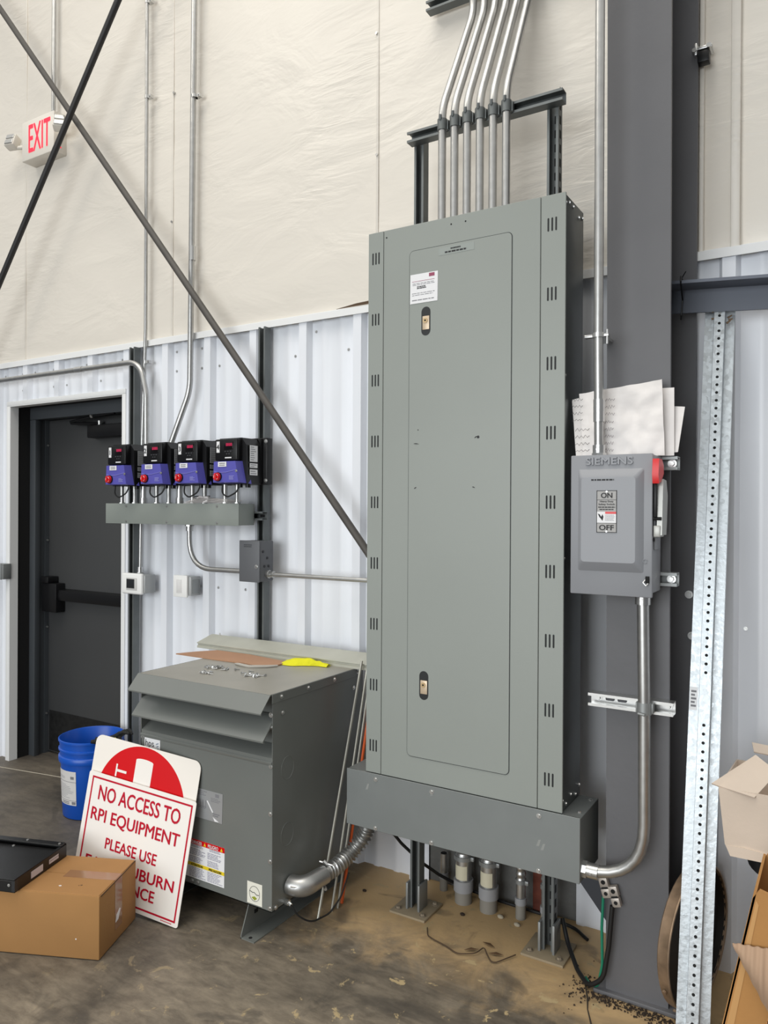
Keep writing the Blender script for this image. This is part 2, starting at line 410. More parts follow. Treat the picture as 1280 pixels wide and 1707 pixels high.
# insulated upper wall
mb = MB(); nx, nz = 150, 46; vs = []
x0, x1, z0, z1 = -6.9, 2.1, 2.42, 5.3
seams = (-5.55, -4.29, -3.03, -1.77, -.51, .75)
for i in range(nx+1):
    for j in range(nz+1):
        x = x0+(x1-x0)*i/nx; z = z0+(z1-z0)*j/nz
        ds = min(abs(x-s) for s in seams); puff = .016*min(1, ds/.35)**.7
        edge = min(1, (z-z0)/.10)
        y = -.004-edge*(puff+.010*(MN.noise(V((x*1.1, z*.8, 3)))+.3*MN.noise(V((x*4, z*5, 1)))))
        vs.append((x, y, z))
mb.add(vs, [(i*(nz+1)+j, (i+1)*(nz+1)+j, (i+1)*(nz+1)+j+1, i*(nz+1)+j+1) for i in range(nx) for j in range(nz)], True)
wu = struct(mb.build('wall_upper', INSUL, angle=80))
mb = MB()
for s in seams: mb.box(s-.006, s+.006, -.010, -.003, 2.44, 5.3, .002)
mb.box(-.352, -.322, -.036, -.010, 2.44, 5.3, .004)
mb.box(-.452, -.437, -.030, -.010, 2.44, 5.3, .003)
struct(mb.build('seam_tape', INSUL, wu))
mb = MB()
for x, z in ((-1.775, 3.63), (-3.02, 3.72), (-3.03, 3.05), (-4.29, 3.3), (-1.77, 3.1)): mb.cyl((x, -.004, z), (x, -.016, z), .006)
struct(mb.build('staple', EMT, wu))
# horizontal channel trim between liner and insulation
mb = MB()
mb.prism([(-.040, 2.412), (-.040, 2.443), (.0, 2.443), (.0, 2.440), (-.037, 2.440), (-.037, 2.412)], 'yz', -6.9, 2.1)
mb.box(-6.9, 2.1, -.016, 0, 2.441, 2.452)
struct(mb.build('trim_2', TRIMW))
mb = MB(); mb.prism([(-1.97, 2.450), (-1.86, 2.462), (-1.70, 2.468), (-1.70, 2.452), (-1.80, 2.452)], 'xz', -.03, -.026)
struct(mb.build('trim_3', mat('torn_insulation_edge', srgb(84, 66, 50), .9)))
# door trim
mb = MB()
mb.box(-4.43, -4.40, -.038, .0, 0, 2.176, .002); mb.box(-4.3998, -4.394, -.036, .018, 0, 2.171)
mb.box(-4.43, -3.35, -.038, 0, 2.177, 2.203, .002); mb.box(-4.40, -3.375, -.036, .018, 2.172, 2.178)
mb.box(-3.375, -3.350, -.038, .0, 0, 2.176, .002); mb.box(-3.381, -3.3752, -.036, .018, 0, 2.171)
struct(mb.build('trim_4', TRIMW))
# wall cavity lining round the door
mb = MB(); mb.box(-4.47, -4.40, .019, .099, 0, 2.178); mb.box(-4.47, -3.30, .019, .099, 2.1785, 2.25); mb.box(-3.375, -3.30, .019, .099, 0, 2.178)
struct(mb.build('trim_5', DARK))
# foundation curb seen under the wireway where the liner is cut away
mb = MB(); mb.box(-1.75, -.60, .012, .20, 0, .42, .004); struct(mb.build('wall_curb', CURB))

# door with its frame
DG = mat('door_gray_paint', srgb(62, 63, 64), .45, var=.05, vscale=2); DF = mat('door_frame_paint', srgb(62, 66, 70), .45, var=.08, vscale=4)
mb = MB()
mb.box(-3.405, -3.34, .10, .25, 0, 2.104)     # hinge jamb
d = mb
d.box(-4.45, -4.345, .10, .135, 0, 2.104, .002); d.box(-4.45, -4.360, .1355, .175, 0, 2.111); d.box(-4.45, -4.352, .1755, .26, 0, 2.111)
d.box(-4.47, -3.30, .10, .135, 2.105, 2.26, .002); d.box(-4.45, -3.34, .1355, .26, 2.112, 2.2)
door = struct(d.build('door_1', DF))
mb = MB(); mb.box(-4.352, -3.405, .202, .246, .012, 2.108, .002); leaf = struct(mb.build('door_leaf', DG, door))
mb = MB(); mb.box(-4.335, -3.42, .198, .202, .02, .272); struct(mb.build('kick_plate', KICK, leaf))
mb = MB()
mb.box(-4.325, -4.185, .135, .202, .905, 1.085, .006); mb.box(-4.325, -4.25, .125, .202, 1.085, 1.125, .006)
mb.prism([(.202, .975), (.155, .98), (.148, 1.01), (.155, 1.045), (.202, 1.05)], 'yz', -4.19, -3.45)
struct(mb.build('exit_bar', BLACK, door))
mb = MB(); mb.box(-3.905, -3.55, .14, .202, 1.975, 2.05, .006)
mb.tube([(-3.82, .16, 2.058), (-4.07, .155, 2.072)], .009, n=8); mb.tube([(-4.07, .150, 2.080), (-3.80, .12, 2.100), (-3.62, .11, 2.105)], .008, n=8)
mb.mi = 1; mb.cyl((-3.82, .165, 2.05), (-3.82, .165, 2.075), .012); mb.cyl((-3.83, .11, 2.095), (-3.83, .135, 2.110), .010)
struct(mb.build('door_closer', [BLACK, EMT], door))
mb = MB()
for z in (.25, .8, 1.35, 1.95): mb.cyl((-4.352, .19, z), (-4.344, .19, z), .006)
struct(mb.build('frame_screw', EMT, door))

# ================================================================== STEEL FRAME
t = thing('steel_column', 'wide gray painted steel column right of the tall panel, carrying the safety switch', 'column', (-.57, -.2, 0))
mb = MB(); mb.prism([(-.688, 5.2), (-.664, 0), (-.472, 0), (-.488, 5.2)], 'xz', -.357, -.343); mb.build('front_flange', STEEL, t)
mb = MB(); mb.box(-.578, -.566, -.343, -.062, 0, 5.2); mb.build('web', STEEL, t)
mb = MB(); mb.box(-.69, -.452, -.062, -.050, 0, 5.2); mb.build('rear_flange', STEEL, t)
mb = MB(); mb.box(-.70, -.44, -.375, -.03, 0, .014, .002); mb.build('base_plate', STEEL, t)
bolts('bolt', [((-.46, -.062, 1.13), (0, -1, 0)), ((-.47, -.062, 1.27), (0, -1, 0))], BRIGHT, t, .009, .007)
t2 = thing('beam_clamp', 'zinc clamp gripping the rear column edge high up', 'clamp', (-.436, -.06, 3.09))
mb = MB(); mb.box(-.470, -.405, -.082, -.040, 3.112, 3.122, .002); mb.box(-.462, -.452, -.085, -.040, 3.095, 3.135, .002); mb.cyl((-.415, -.085, 3.118), (-.415, -.03, 3.118), .008); mb.cyl((-.46, -.092, 3.11), (-.46, -.06, 3.11), .007); mb.build('jaw', BRIGHT, t2)
mb = MB(); mb.box(-.452, -.415, -.08, -.045, 3.07, 3.108, .003); mb.build('cable_hanger', BLACK, t2)
# girt beam
t = thing('girt_beam', 'gray steel angle beam running level from the column out to the right', 'beam', (-.53, -.12, 2.22))
dz = -.075
def gz(x): return dz*(x+.53)
mb = MB()
vsx = (-.545, 1.9)
mb.add([(x, y, z+gz(x)) for x in vsx for y, z in ((-.125, 2.222), (-.125, 2.298), (-.215, 2.298), (-.215, 2.308), (-.115, 2.308), (-.115, 2.222))],
       [(0, 1, 7, 6), (1, 2, 8, 7), (2, 3, 9, 8), (3, 4, 10, 9), (4, 5, 11, 10), (5, 0, 6, 11), (0, 1, 2, 3, 4, 5), (6, 7, 8, 9, 10, 11)])
mb.build('angle', mat('girt_primer', srgb(92, 98, 110), .5, var=.08, vscale=3), t)
mb = MB(); mb.tube([(-.478, -.11, 2.31), (-.474, -.22, 2.315), (-.474, -.225, 2.30), (-.484, -.135, 2.26), (-.488, -.13, 2.21), (-.492, -.115, 2.20)], .0025, n=6); mb.tube([(-.478, -.2, 2.31), (-.462, -.2, 2.335)], .002, n=6)
tag(mb.build('zip_tie', BLACK), 'black zip tie looped round the gray angle beam beside the column', 'zip tie')
# diagonal bracing rods
ro = .0165
t = thing('brace_rod', 'black diagonal brace rod rising to the right across the exit sign', 'brace rod', (-4.244, -.2, 2.87))
dA = V((1.018, 0, 1.294)); pA = V((-4.244, -.2, 2.871))
mb = MB(); mb.cyl(pA-dA*1.9, pA+dA*1.75, ro); mb.build('rod', BSTEEL, t)
t = thing('brace_rod', 'long gray diagonal brace rod falling from upper left to behind the tall panel', 'brace rod', (-2.283, -.15, 2.056))
pB = V((-2.283, -.15, 2.056)); dB = V((1.0, -.005, -1.198))
mb = MB(); mb.cyl(pB-dB*2.45, pB+dB*1.40, ro); mb.build('rod', DSTEEL, t)
mb = MB(); e0 = pB+dB*1.36; e1 = pB+dB*1.64; u = V((1.198, 0, 1.0)).normalized()*.032; mb.sheet([e0-u, e1-u, e1+u, e0+u], .012); mb.build('end_plate', mat('plate_primer', srgb(52, 55, 62), .5), t)

# ================================================================== STRUT ON THE LEFT WALL
def strut_thing(label, p0, p1, od, group=None, slots=True, m=STRUT, name='strut_channel'):
    mb = MB(); strut_mesh(mb, p0, p1, od, slots=slots)
    return tag(mb.build(name, [m, DARK]), label, 'strut channel', group)
strut_thing('tall galvanized strut channel on the wall beside the door trim', (-3.2585, -.0525, 0), (-3.2585, -.0525, 2.41), -EY)
strut_thing('tall galvanized strut channel on the wall behind the gray junction box', (-2.3645, -.0525, 0), (-2.3645, -.0525, 2.41), -EY)
strut_thing('uppermost horizontal strut carrying the four drives', (-3.30, -.094, 1.856), (-2.322, -.094, 1.856), -EY)
strut_thing('lower horizontal strut behind the bottoms of the four drives', (-3.30, -.094, 1.690), (-2.322, -.094, 1.690), -EY)
strut_thing('horizontal strut behind the long gray wireway under the drives', (-3.28, -.094, 1.522), (-2.322, -.094, 1.522), -EY)

# wireway under the drives
t = thing('wireway', 'long gray painted wireway box mounted under the four drives', 'wireway', (-2.82, -.115, 1.477))
mb = MB(); mb.box(-3.275, -2.367, -.22, -.116, 1.479, 1.577, .002); mb.build('body', WIREG, t)
mb = MB(); mb.box(-3.275, -2.367, -.2225, -.2205, 1.477, 1.579, .001); mb.build('cover', WIREG, t)
bolts('cover_screw', [((x, -.2225, z), (0, -1, 0)) for x in (-3.12, -2.83, -2.50) for z in (1.566, 1.489)], EMT, t, .004, .003)

# ================================================================== DRIVES
def seg_lines(mb, x0, x1, z0, z1, n, y, gap=.45, X=EX, ragged=.35):
    h = (z1-z0)/n
    for i in range(n):
        z = z1-h*(i+.5); xx = x0
        end = x1-(x1-x0)*ragged*random.random()
        while xx < end:
            l = (x1-x0)*random.uniform(.08, .22); b = min(xx+l, end)
            mb.box(xx, b, y-.0004, y, z-h*gap/2, z+h*gap/2); xx = b+(x1-x0)*.03
ords = ['leftmost', 'second', 'third', 'rightmost']
DRX = [-3.108, -2.853, -2.621, -2.380]
FY = -.30
for i, cx in enumerate(DRX):
    n = str(i+1)
    where = ['in front of the door opening', 'second from the door', 'third from the door', 'beside the gray wall strut'][i]
    t = thing('motor_drive', 'black and violet motor drive numbered %s, %s' % (n, where), 'motor drive', (cx, -.115, 1.66), group='row of motor drives')
    xl, xr = cx-.066, cx+.066
    mb = MB(); mb.box(xl-.03, xr+.055, -.155, -.1155, 1.665, 1.878, .004)
    for k in range(7): mb.box(xl-.028+k*.031, xl-.022+k*.031, -.172, -.155, 1.672, 1.872)
    mb.build('heat_sink', BLACK, t)
    mb = MB(); mb.box(xl-.052, xl+.02, -.215, -.160, 1.70, 1.845, .003); mb.build('fan_housing', BLACK, t)
    mb = MB(); mb.box(xl-.0545, xl-.052, -.213, -.163, 1.702, 1.843); mb.build('housing_edge', LABELG, t)
    mb = MB(); mb.prism([(xl, 1.665), (xl, 1.872), (xr, 1.872), (xr+.025, 1.84), (xr+.03, 1.665)], 'xz', -.262, -.165)
    mb.box(xl, xr, FY+.006, -.255, 1.770, 1.866, .006); mb.build('body', BLACK, t)
    mb = MB()
    mb.add([(xl, FY, 1.766), (xr-.004, FY, 1.766), (xr+.018, FY-.004, 1.672), (xl, FY-.004, 1.672), (xl, -.235, 1.768), (xr+.010, -.235, 1.768), (xr+.034, -.235, 1.666), (xl, -.235, 1.666)],
           [(0, 1, 2, 3), (4, 5, 6, 7), (0, 1, 5, 4), (1, 2, 6, 5), (2, 3, 7, 6), (3, 0, 4, 7)]); cov = mb.build('lower_cover', BLUEP, t)
    mb = MB(); mb.tube([(xl+.002, FY-.002, 1.722), (xl+.03, FY-.003, 1.716), (xl+.075, FY-.003, 1.717), (xr, FY-.002, 1.727)], .0016, n=6); mb.build('ridge', mat('drive_ridge', srgb(120, 118, 190), .4), cov)
    mb = MB(); mb.bolt((xr+.004, FY-.002, 1.722), (0, -1, 0), .004, .003); mb.build('cover_screw', BRIGHT, cov)
    mb = MB(); mb.box(cx-.038, cx+.012, FY-.0036, FY-.0016, 1.742, 1.764); lb = mb.build('name_label', LABEL, t)
    mb = MB(); seg_lines(mb, cx-.030, cx+.006, 1.745, 1.761, 2, FY-.0038, .5, ragged=.15); mb.build('print', INKG, lb)
    mb = MB(); mb.box(xl+.012, xl+.030, FY+.004, FY+.0058, 1.806, 1.856); nl = mb.build('number_label', LABEL, t)
    mb = MB(); mb.text(n, (xl+.021, FY+.0036, 1.820), EX, EZ, h=.022, align='C', bold=.02); mb.build('numeral', INK, nl)
    mb = MB(); mb.box(cx-.010, cx+.044, FY+.0035, FY+.006, 1.818, 1.853, .001); dp = mb.build('display', mat('display_glass', srgb(14, 10, 12), .12), t)
    mb = MB()
    for k in range(4):
        ox = cx+.004+k*.0095
        for a, b, c, e in ((0, .006, .0, .0013), (0, .006, .0055, .0068), (0, .006, .011, .0123), (0, .0013, 0, .012), (.0047, .006, 0, .012)):
            mb.box(ox+a, ox+b, FY+.0028, FY+.0034, 1.838+c-.004, 1.838+e-.004)
    mb.build('digits', LED, dp)
    mb = MB()
    for k in range(3): mb.box(cx-.006+k*.016, cx+.004+k*.016, FY+.003, FY+.0055, 1.808, 1.812)
    for k in range(2): mb.box(cx+.004+k*.014, cx+.012+k*.014, FY+.003, FY+.0055, 1.797, 1.801)
    mb.build('keypad', mat('keypad_gray', srgb(62, 62, 66), .5), t)
    mb = MB(); mb.box(cx-.004, cx+.034, FY+.005, FY+.0058, 1.7795, 1.7845); mb.build('badge', LABEL, t)
    mb = MB(); kx, kz = xl+.031, 1.697; mb.cyl((kx, FY-.002, kz), (kx, FY-.009, kz), .021, n=20); mb.build('knob_collar', BLACK, t)
    mb = MB(); mb.cyl((kx, FY-.009, kz), (kx, FY-.020, kz), .0185, .017, n=24); mb.box(kx-.004, kx+.004, FY-.027, FY-.020, kz-.016, kz+.016, .001); kn = mb.build('rotary_knob', REDPL, t)
    mb = MB(); 
    for a0 in (20, 140, 260):
        mb.tube([(kx+.012*cos(RAD(a0+q*12)), FY-.0206, kz+.012*sin(RAD(a0+q*12))) for q in range(6)], .0012, n=5)
    mb.build('knob_marking', LABEL, kn)
    mb = MB(); seg_lines(mb, cx+.030, cx+.062, 1.683, 1.702, 4, FY-.0045, .5); mb.build('cover_print', mat('pale_violet_print', srgb(150, 148, 210), .5), t)
    mb = MB(); mb.box(xr+.032, xr+.0335, -.245, -.195, 1.765, 1.838); mb.box(xr+.032, xr+.0335, -.245, -.195, 1.738, 1.758); mb.box(xr+.032, xr+.0335, -.245, -.195, 1.705, 1.731)
    sl = mb.build('rating_label', LABELG if i < 3 else LABEL, t)
    mb = MB()
    for z0, z1, k in ((1.77, 1.835, 7), (1.74, 1.756, 2), (1.708, 1.728, 2)):
        h = (z1-z0)/k
        for q in range(k): mb.box(xr+.0335, xr+.0338, -.242, -.20-.02*random.random(), z0+h*(q+.3), z0+h*(q+.6))
    mb.build('rating_print', INKG, sl)
    mb = MB(); mb.tube(bend([(xl+.012, -.255, 1.668), (xl+.014, -.262, 1.625), (cx-.016, -.265, 1.606), (cx+.034, -.262, 1.628), (cx+.048, -.25, 1.668)], .03, 6), .0036, n=8); mb.build('control_cable', RUBBER, t)
    for gx, gy, gr in ((.048, -.25, .010), (.075, -.23, .012)): mb = MB(); mb.cyl((cx+gx, gy, 1.67), (cx+gx, gy, 1.650), gr, n=12); mb.build('cable_gland', BLACK, t)
    bolts('mounting_bolt', [((xr+.048, -.155, z), (0, -1, 0)) for z in (1.862, 1.684)], BRIGHT, t, .006, .006)
# nipples between drives and wireway
lbl = ['below drive number 1, its left one', 'below drive number 1, its right one', 'below drive number 2, its left one', 'below drive number 2, its right one',
       'below drive number 3, its left one', 'below drive number 3, behind the folded papers', 'below drive number 4, its left one', 'below drive number 4, its right one']
for q, x in enumerate([-3.190, -3.095, -2.935, -2.850, -2.690, -2.610, -2.480, -2.405]):
    mb = MB(); mb.cyl((x, -.19, 1.577), (x, -.19, 1.668), .0105, n=16); mb.cyl((x, -.19, 1.577), (x, -.19, 1.584), .015, n=8)
    tag(mb.build('conduit_nipple', EMT), 'short steel conduit nipple '+lbl[q], 'conduit', 'nipples under the drives')
for x, wh in ((-3.030, 'between the first and second drives'), (-2.776, 'between the second and third drives')):
    t = thing('conduit', 'short thick bright conduit '+wh+' entering the wireway top', 'conduit', (x, -.19, 1.577))
    mb = MB(); mb.cyl((x, -.19, 1.577), (x, -.19, 1.70), .0145, n=16); mb.build('tube', BRIGHT, t)
    mb = MB(); mb.cyl((x, -.19, 1.577), (x, -.19, 1.607), .019, n=16); mb.bolt((x-.019, -.19, 1.596), (-1, 0, 0), .005, .005, False); mb.build('connector', BRIGHT, t)
# folded papers on the wireway
t = thing('folded_papers', 'folded white papers lying on the wireway between the nipples of drives 3 and 4', 'papers', (-2.6, -.16, 1.579))
mb = MB()
for k in range(6):
    z = 1.580+k*.004; a = random.uniform(-.01, .01)
    P = [(-2.72+a+k*.004, -.205+a, z), (-2.60+k*.006, -.21, z+.003), (-2.46+a, -.20, z+.001-k*.001), (-2.42+a, -.15, z+.004-k*.002), (-2.70, -.14, z+.006+k*.001)]
    mb.sheet(P, .0012, (0, 0, 1))
mb.tube([(-2.60, -.205, 1.585), (-2.57, -.21, 1.592), (-2.575, -.20, 1.606), (-2.64, -.19, 1.611), (-2.67, -.18, 1.606)], [.006, .007, .007, .006, .003], n=8)
mb.build('sheets', PAPER, t)
mb = MB()
for k in range(4): mb.tube([(-2.685+k*.02, -.19, 1.6125), (-2.67+k*.02, -.155, 1.6145)], .0025, n=5)
mb.build('printing', INK, t)

# ================================================================== CONDUITS ON THE LEFT WALL
def strap(mb, p, r, side=1):
    x, y, z = p; mb.cyl((x, y, z-.008), (x, y, z+.008), r+.002, n=16); mb.box(min(x, x+side*(r+.022)), max(x, x+side*(r+.022)), y-.003, y+.02, z-.008, z+.008); mb.bolt((x+side*(r+.014), y-.003, z), (0, -1, 0), .005, .004, False)
def conduit(label, pts, r, rad=.1, straps=(), conns=(), m=EMT, group=None, coup=()):
    P = bend(pts, rad, 8); t = thing('conduit', label, 'conduit', tuple(P[0]), 0, group)
    mb = MB(); mb.tube(P, r, n=16); mb.build('tube', m, t)
    for p in straps: mb = MB(); strap(mb, p, r); mb.build('strap', BRIGHT, t)
    for p, q in conns: mb = MB(); mb.cyl(p, q, r+.005, n=16); d = (V(q)-V(p)); mb.cyl(V(p), V(p)+d*.3, r+.009, n=8); m_ = V(p)+d*.6; mb.bolt(m_+V((0, -(r+.004), 0)), (0, -1, 0), .004, .004, False); mb.build('connector', BRIGHT, t)
    for p, q in coup: mb = MB(); mb.cyl(p, q, r+.003, n=16); mb.build('coupling', BRIGHT, t)
    return t
conduit('thin steel conduit dropping down the wall to the white thermostat-like box', [(-3.175, -.055, 5.2), (-3.175, -.055, 2.5), (-3.190, -.062, 1.9), (-3.200, -.062, 1.205)], .0092, .3,
        straps=[(-3.175, -.055, 3.72), (-3.177, -.055, 2.325), (-3.175, -.055, 4.22)], conns=[((-3.20, -.062, 1.207), (-3.20, -.062, 1.245))])
conduit('thick steel conduit from above, offset left and entering the wireway behind the drives', [(-2.812, -.065, 5.2), (-2.838, -.065, 2.15), (-2.95, -.085, 1.885)], .0147, [.3, .25],
        straps=[(-2.817, -.065, 3.62)], coup=[((-2.828, -.065, 2.80), (-2.8275, -.065, 2.87))])
conduit('steel conduit coming level from the left over the door and bending down to the drives', [(-6.5, -.090, 2.328), (-3.18, -.090, 2.324), (-3.128, -.090, 2.15), (-3.120, -.095, 1.885)], .0145, [.17, .2],
        straps=[], coup=[((-3.70, -.090, 2.3247), (-3.64, -.090, 2.3246))])
conduit('steel conduit running up the insulated wall from the exit sign', [(-3.948, -.06, 5.2), (-3.952, -.06, 3.80)], .012)
conduit('steel conduit curving from under the wireway to the gray junction box', [(-2.775, -.125, 1.479), (-2.775, -.125, 1.262), (-2.40, -.125, 1.262)], .0125, .15, conns=[((-2.775, -.125, 1.478), (-2.775, -.125, 1.445))])
conduit('level steel conduit from the gray junction box to behind the tall panel', [(-2.285, -.115, 1.255), (-1.45, -.115, 1.255)], .0105, conns=[((-2.285, -.115, 1.255), (-2.25, -.115, 1.255))])
# junction box
t = thing('junction_box', 'dark gray painted junction box on the wall strut under the wireway', 'junction box', (-2.34, -.075, 1.223))
mb = MB(); mb.box(-2.402, -2.285, -.17, -.074, 1.222, 1.408, .006); mb.build('body', JBG, t)
mb = MB(); mb.box(-2.404, -2.283, -.177, -.17, 1.220, 1.410, .003); mb.build('cover', JBG, t)
mb = MB(); seg_lines(mb, -2.375, -2.325, 1.378, 1.394, 2, -.1772, .5); mb.build('embossed_print', mat('dark_gray_print', srgb(60, 62, 66), .5), t)
mb = MB(); mb.bolt((-2.300, -.177, 1.292), (0, -1, 0), .007, .006); mb.build('cover_screw', BRIGHT, t)
mb = MB()
for y, z in ((-.15, 1.36), (-.12, 1.33), (-.14, 1.292), (-.11, 1.292)): mb.cyl((-2.286, y, z), (-2.282, y, z), .006)
mb.build('knockout', mat('knockout_dark', srgb(40, 41, 44), .5), t)
# white boxes
t = thing('wall_box', 'white wall box with a dark window, at the foot of the thin conduit', 'wall box', (-3.19, -.03, 1.11))
mb = MB(); mb.box(-3.255, -3.115, -.105, -.032, 1.113, 1.208, .004); mb.build('back_box', mat('galvanized_box', srgb(176, 178, 178), .45, .3), t)
mb = MB(); mb.box(-3.275, -3.122, -.122, -.100, 1.106, 1.216, .010, 3); cv = mb.build('cover', WHITEPL, t)
mb = MB(); mb.box(-3.235, -3.155, -.1245, -.1215, 1.128, 1.192, .002); mb.build('bezel', mat('bezel_gray', srgb(200, 199, 196), .4), cv)
mb = MB(); mb.box(-3.230, -3.172, -.127, -.124, 1.138, 1.186, .001); mb.build('window', mat('dark_window', srgb(40, 42, 44), .2), cv)
t = thing('wall_box', 'small blank white wall box with galvanized side, right of the dark-windowed box', 'wall box', (-2.87, -.03, 1.11))
mb = MB(); mb.box(-2.905, -2.795, -.095, -.028, 1.120, 1.214, .002); mb.build('back_box', mat('galvanized_box', GALV.diffuse_color), t)
mb = MB(); mb.box(-2.905, -2.810, -.108, -.096, 1.112, 1.221, .003); cv = mb.build('cover', WHITEPL, t)
mb = MB(); mb.box(-2.882, -2.845, -.1095, -.1075, 1.132, 1.200, .001); mb.box(-2.874, -2.853, -.111, -.109, 1.142, 1.19, .001); mb.build('device_face', mat('device_face', srgb(222, 221, 220), .4), cv)
mb = MB(); mb.box(-2.795, -2.793, -.085, -.04, 1.13, 1.20); mb.build('side_plate', GALV, t)
t = thing('wall_box', 'gray metal wall box at the left edge, left of the door trim', 'wall box', (-4.42, -.03, 1.12))
mb = MB(); mb.box(-4.475, -4.385, -.085, -.030, 1.118, 1.212, .004); mb.build('body', GALV, t)
mb = MB(); mb.box(-4.48, -4.395, -.09, -.085, 1.116, 1.214, .002); mb.build('cover', GALV, t)

# ================================================================== EXIT SIGN
t = thing('exit_sign', 'white exit sign with red letters and two emergency lamp heads high on the wall', 'exit sign', (-4.03, -.03, 3.59))
ex0, ex1, ez0, ez1, ey = -4.185, -3.885, 3.592, 3.822, -.105
mb = MB(); mb.box(ex0, ex1, ey, -.016, ez0, ez1, .006); body = mb.build('body', mat('exit_housing', srgb(226, 220, 210), .45), t)
mb = MB(); mb.text('EXIT', (ex0+.068, ey-.0008, 3.632), EX, EZ, w=.200, h=.158, bold=.012); mb.build('exit_letters', EXITR, t)
for hx, hy, hz, rz in ((-4.290, -.095, 3.738, .25), (-3.800, -.125, 3.712, .75)):
    Rr = M4.Rotation(rz, 3, 'Z') @ M4.Rotation(-.35, 3, 'X')
    mb = MB(); mb.box(-.036, .036, -.028, .028, -.040, .040, .010, 2, R=Rr, at=(hx, hy, hz)); mb.cyl((hx, hy+.01, hz-.03), (ex0+.004 if hx < -4 else ex1-.004, -.06, 3.70), .012, n=12); hd = mb.build('lamp_head', mat('exit_housing', WHITEPL.diffuse_color), t)
    mb = MB(); mb.box(-.028, .028, -.032, -.027, .003, .034, .003, 1, R=Rr, at=(hx, hy, hz)); mb.box(-.028, .028, -.032, -.027, -.034, -.003, .003, 1, R=Rr, at=(hx, hy, hz)); mb.build('lens', LENS, hd)
mb = MB(); mb.cyl((ex1-.001, -.06, 3.625), (ex1+.002, -.06, 3.625), .004); mb.build('test_light', EXITR, t)

# ================================================================== TALL PANEL ON ITS STRUT FRAME
def strut_post(label, x):
    t = thing('strut_post', label, 'strut post', (x, -.225, 0), group='strut posts of the tall panel')
    mb = MB(); strut_mesh(mb, (x, -.2245, .008), (x, -.2245, 3.0), -EY if x < -1 else -EY, slots=True)
    mb.mi = 1
    if x > -1:
        for k in range(60):
            z = .06+k*.05; mb.box(x+.0203, x+.0212, -.231, -.218, z, z+.028)
    mb.mi = 0; mb.build('channel', [STRUT, DARK], t)
    mb = MB(); mb.box(x-.078, x+.075, -.305, -.150, 0, .009, .0015); bp = mb.build('base_plate', mat('dusty_plate', srgb(150, 136, 112), .8, .1, var=.1), t)
    mb = MB(); mb.box(x-.030, x-.0215, -.262, -.195, .009, .11, .001); mb.box(x+.0215, x+.030, -.262, -.195, .009, .11, .001); mb.build('base_saddle', GALV, t)
    mb = MB()
    for dx, dy in ((-.055, -.275), (.052, -.275), (.052, -.175)): mb.bolt((x+dx, dy, .009), (0, 0, 1), .009, .008)
    mb.build('anchor_bolt', mat('dusty_bolt', srgb(142, 130, 112), .8, .2), bp)
    return t
strut_post('left galvanized strut post on a dusty floor plate, carrying the tall panel', -1.432)
strut_post('right galvanized strut post on a dusty floor plate, carrying the tall panel', -.898)
strut_thing('horizontal galvanized strut atop the two posts above the tall panel, clamping six conduits', (-1.462, -.2662, 2.982), (-.850, -.2662, 2.982), -EY)
strut_thing('galvanized strut on the wall at the top edge of the photo holding the six conduits', (-1.494, -.062, 3.612), (-.80, -.062, 3.612), -EY)
pos = ['leftmost', 'second from left', 'third from left', 'third from right', 'second from right', 'rightmost']
for k in range(6):
    x = -1.302+.0508*k; xt = x+.028-.004*k
    t = conduit(pos[k]+' of the six bent steel conduits rising from the tall panel', [(x, -.302, 2.5745), (x, -.302, 3.045), (xt, -.098, 3.50), (xt, -.098, 5.2)], .0148, .22, group='conduits above the tall panel')
    mb = MB(); mb.cyl((x, -.302, 2.962), (x, -.302, 3.002), .0185, n=16); mb.box(x-.0225, x+.0225, -.300, -.283, 2.964, 3.000, .002); mb.cyl((x, -.32, 2.995), (x+.004, -.325, 3.012), .005, n=8); mb.build('strut_clamp', STRUT, t)

PX0, PX1, PZ0, PZ1, PY = -1.530, -.782, .584, 2.572, -.445
t = thing('electrical_panel', 'tall gray electrical panel cabinet with a locked door, standing on the wireway trough', 'electrical panel', (-1.156, -.35, .584))
mb = MB(); mb.box(PX0+.004, PX1-.004, PY+.004, -.247, PZ0, PZ1, .002); mb.build('cabinet', mat('galvanized_cabinet', srgb(122, 126, 126), .42, .8, var=.12, vscale=6), t)
for nm, a, b in (('left_trim', PX0, -1.4655), ('cover', -1.4635, -.8665), ('right_trim', -.8645, PX1)):
    mb = MB(); mb.box(a, b, PY-.003, PY+.004, PZ0, PZ1+.002, .0012, 1); o_ = mb.build({'cover': 'front_cover'}.get(nm, nm), PANEL, t)
    if nm == 'cover': fc = o_
yf = PY-.003
mb = MB(); mb.prism(rrect(-1.3555, -.9625, .6715, 2.4805, .018), 'xz', yf-.0006, yf+.001); mb.build('door_gap', mat('door_gap_shadow', srgb(58, 62, 62), .7), t)
mb = MB(); mb.prism(rrect(-1.353, -.965, .674, 2.478, .016), 'xz', yf-.0026, yf); dr = mb.build('door', PANEL, t)
yd = yf-.0026
def pill(x, z, w, h, n=10):
    r = w/2; return [(x+r*cos(RAD(a)), z+h/2-r+r*sin(RAD(a))) for a in [180*i/n for i in range(n+1)]]+[(x+r*cos(RAD(a)), z-h/2+r+r*sin(RAD(a))) for a in [180+180*i/n for i in range(n+1)]]
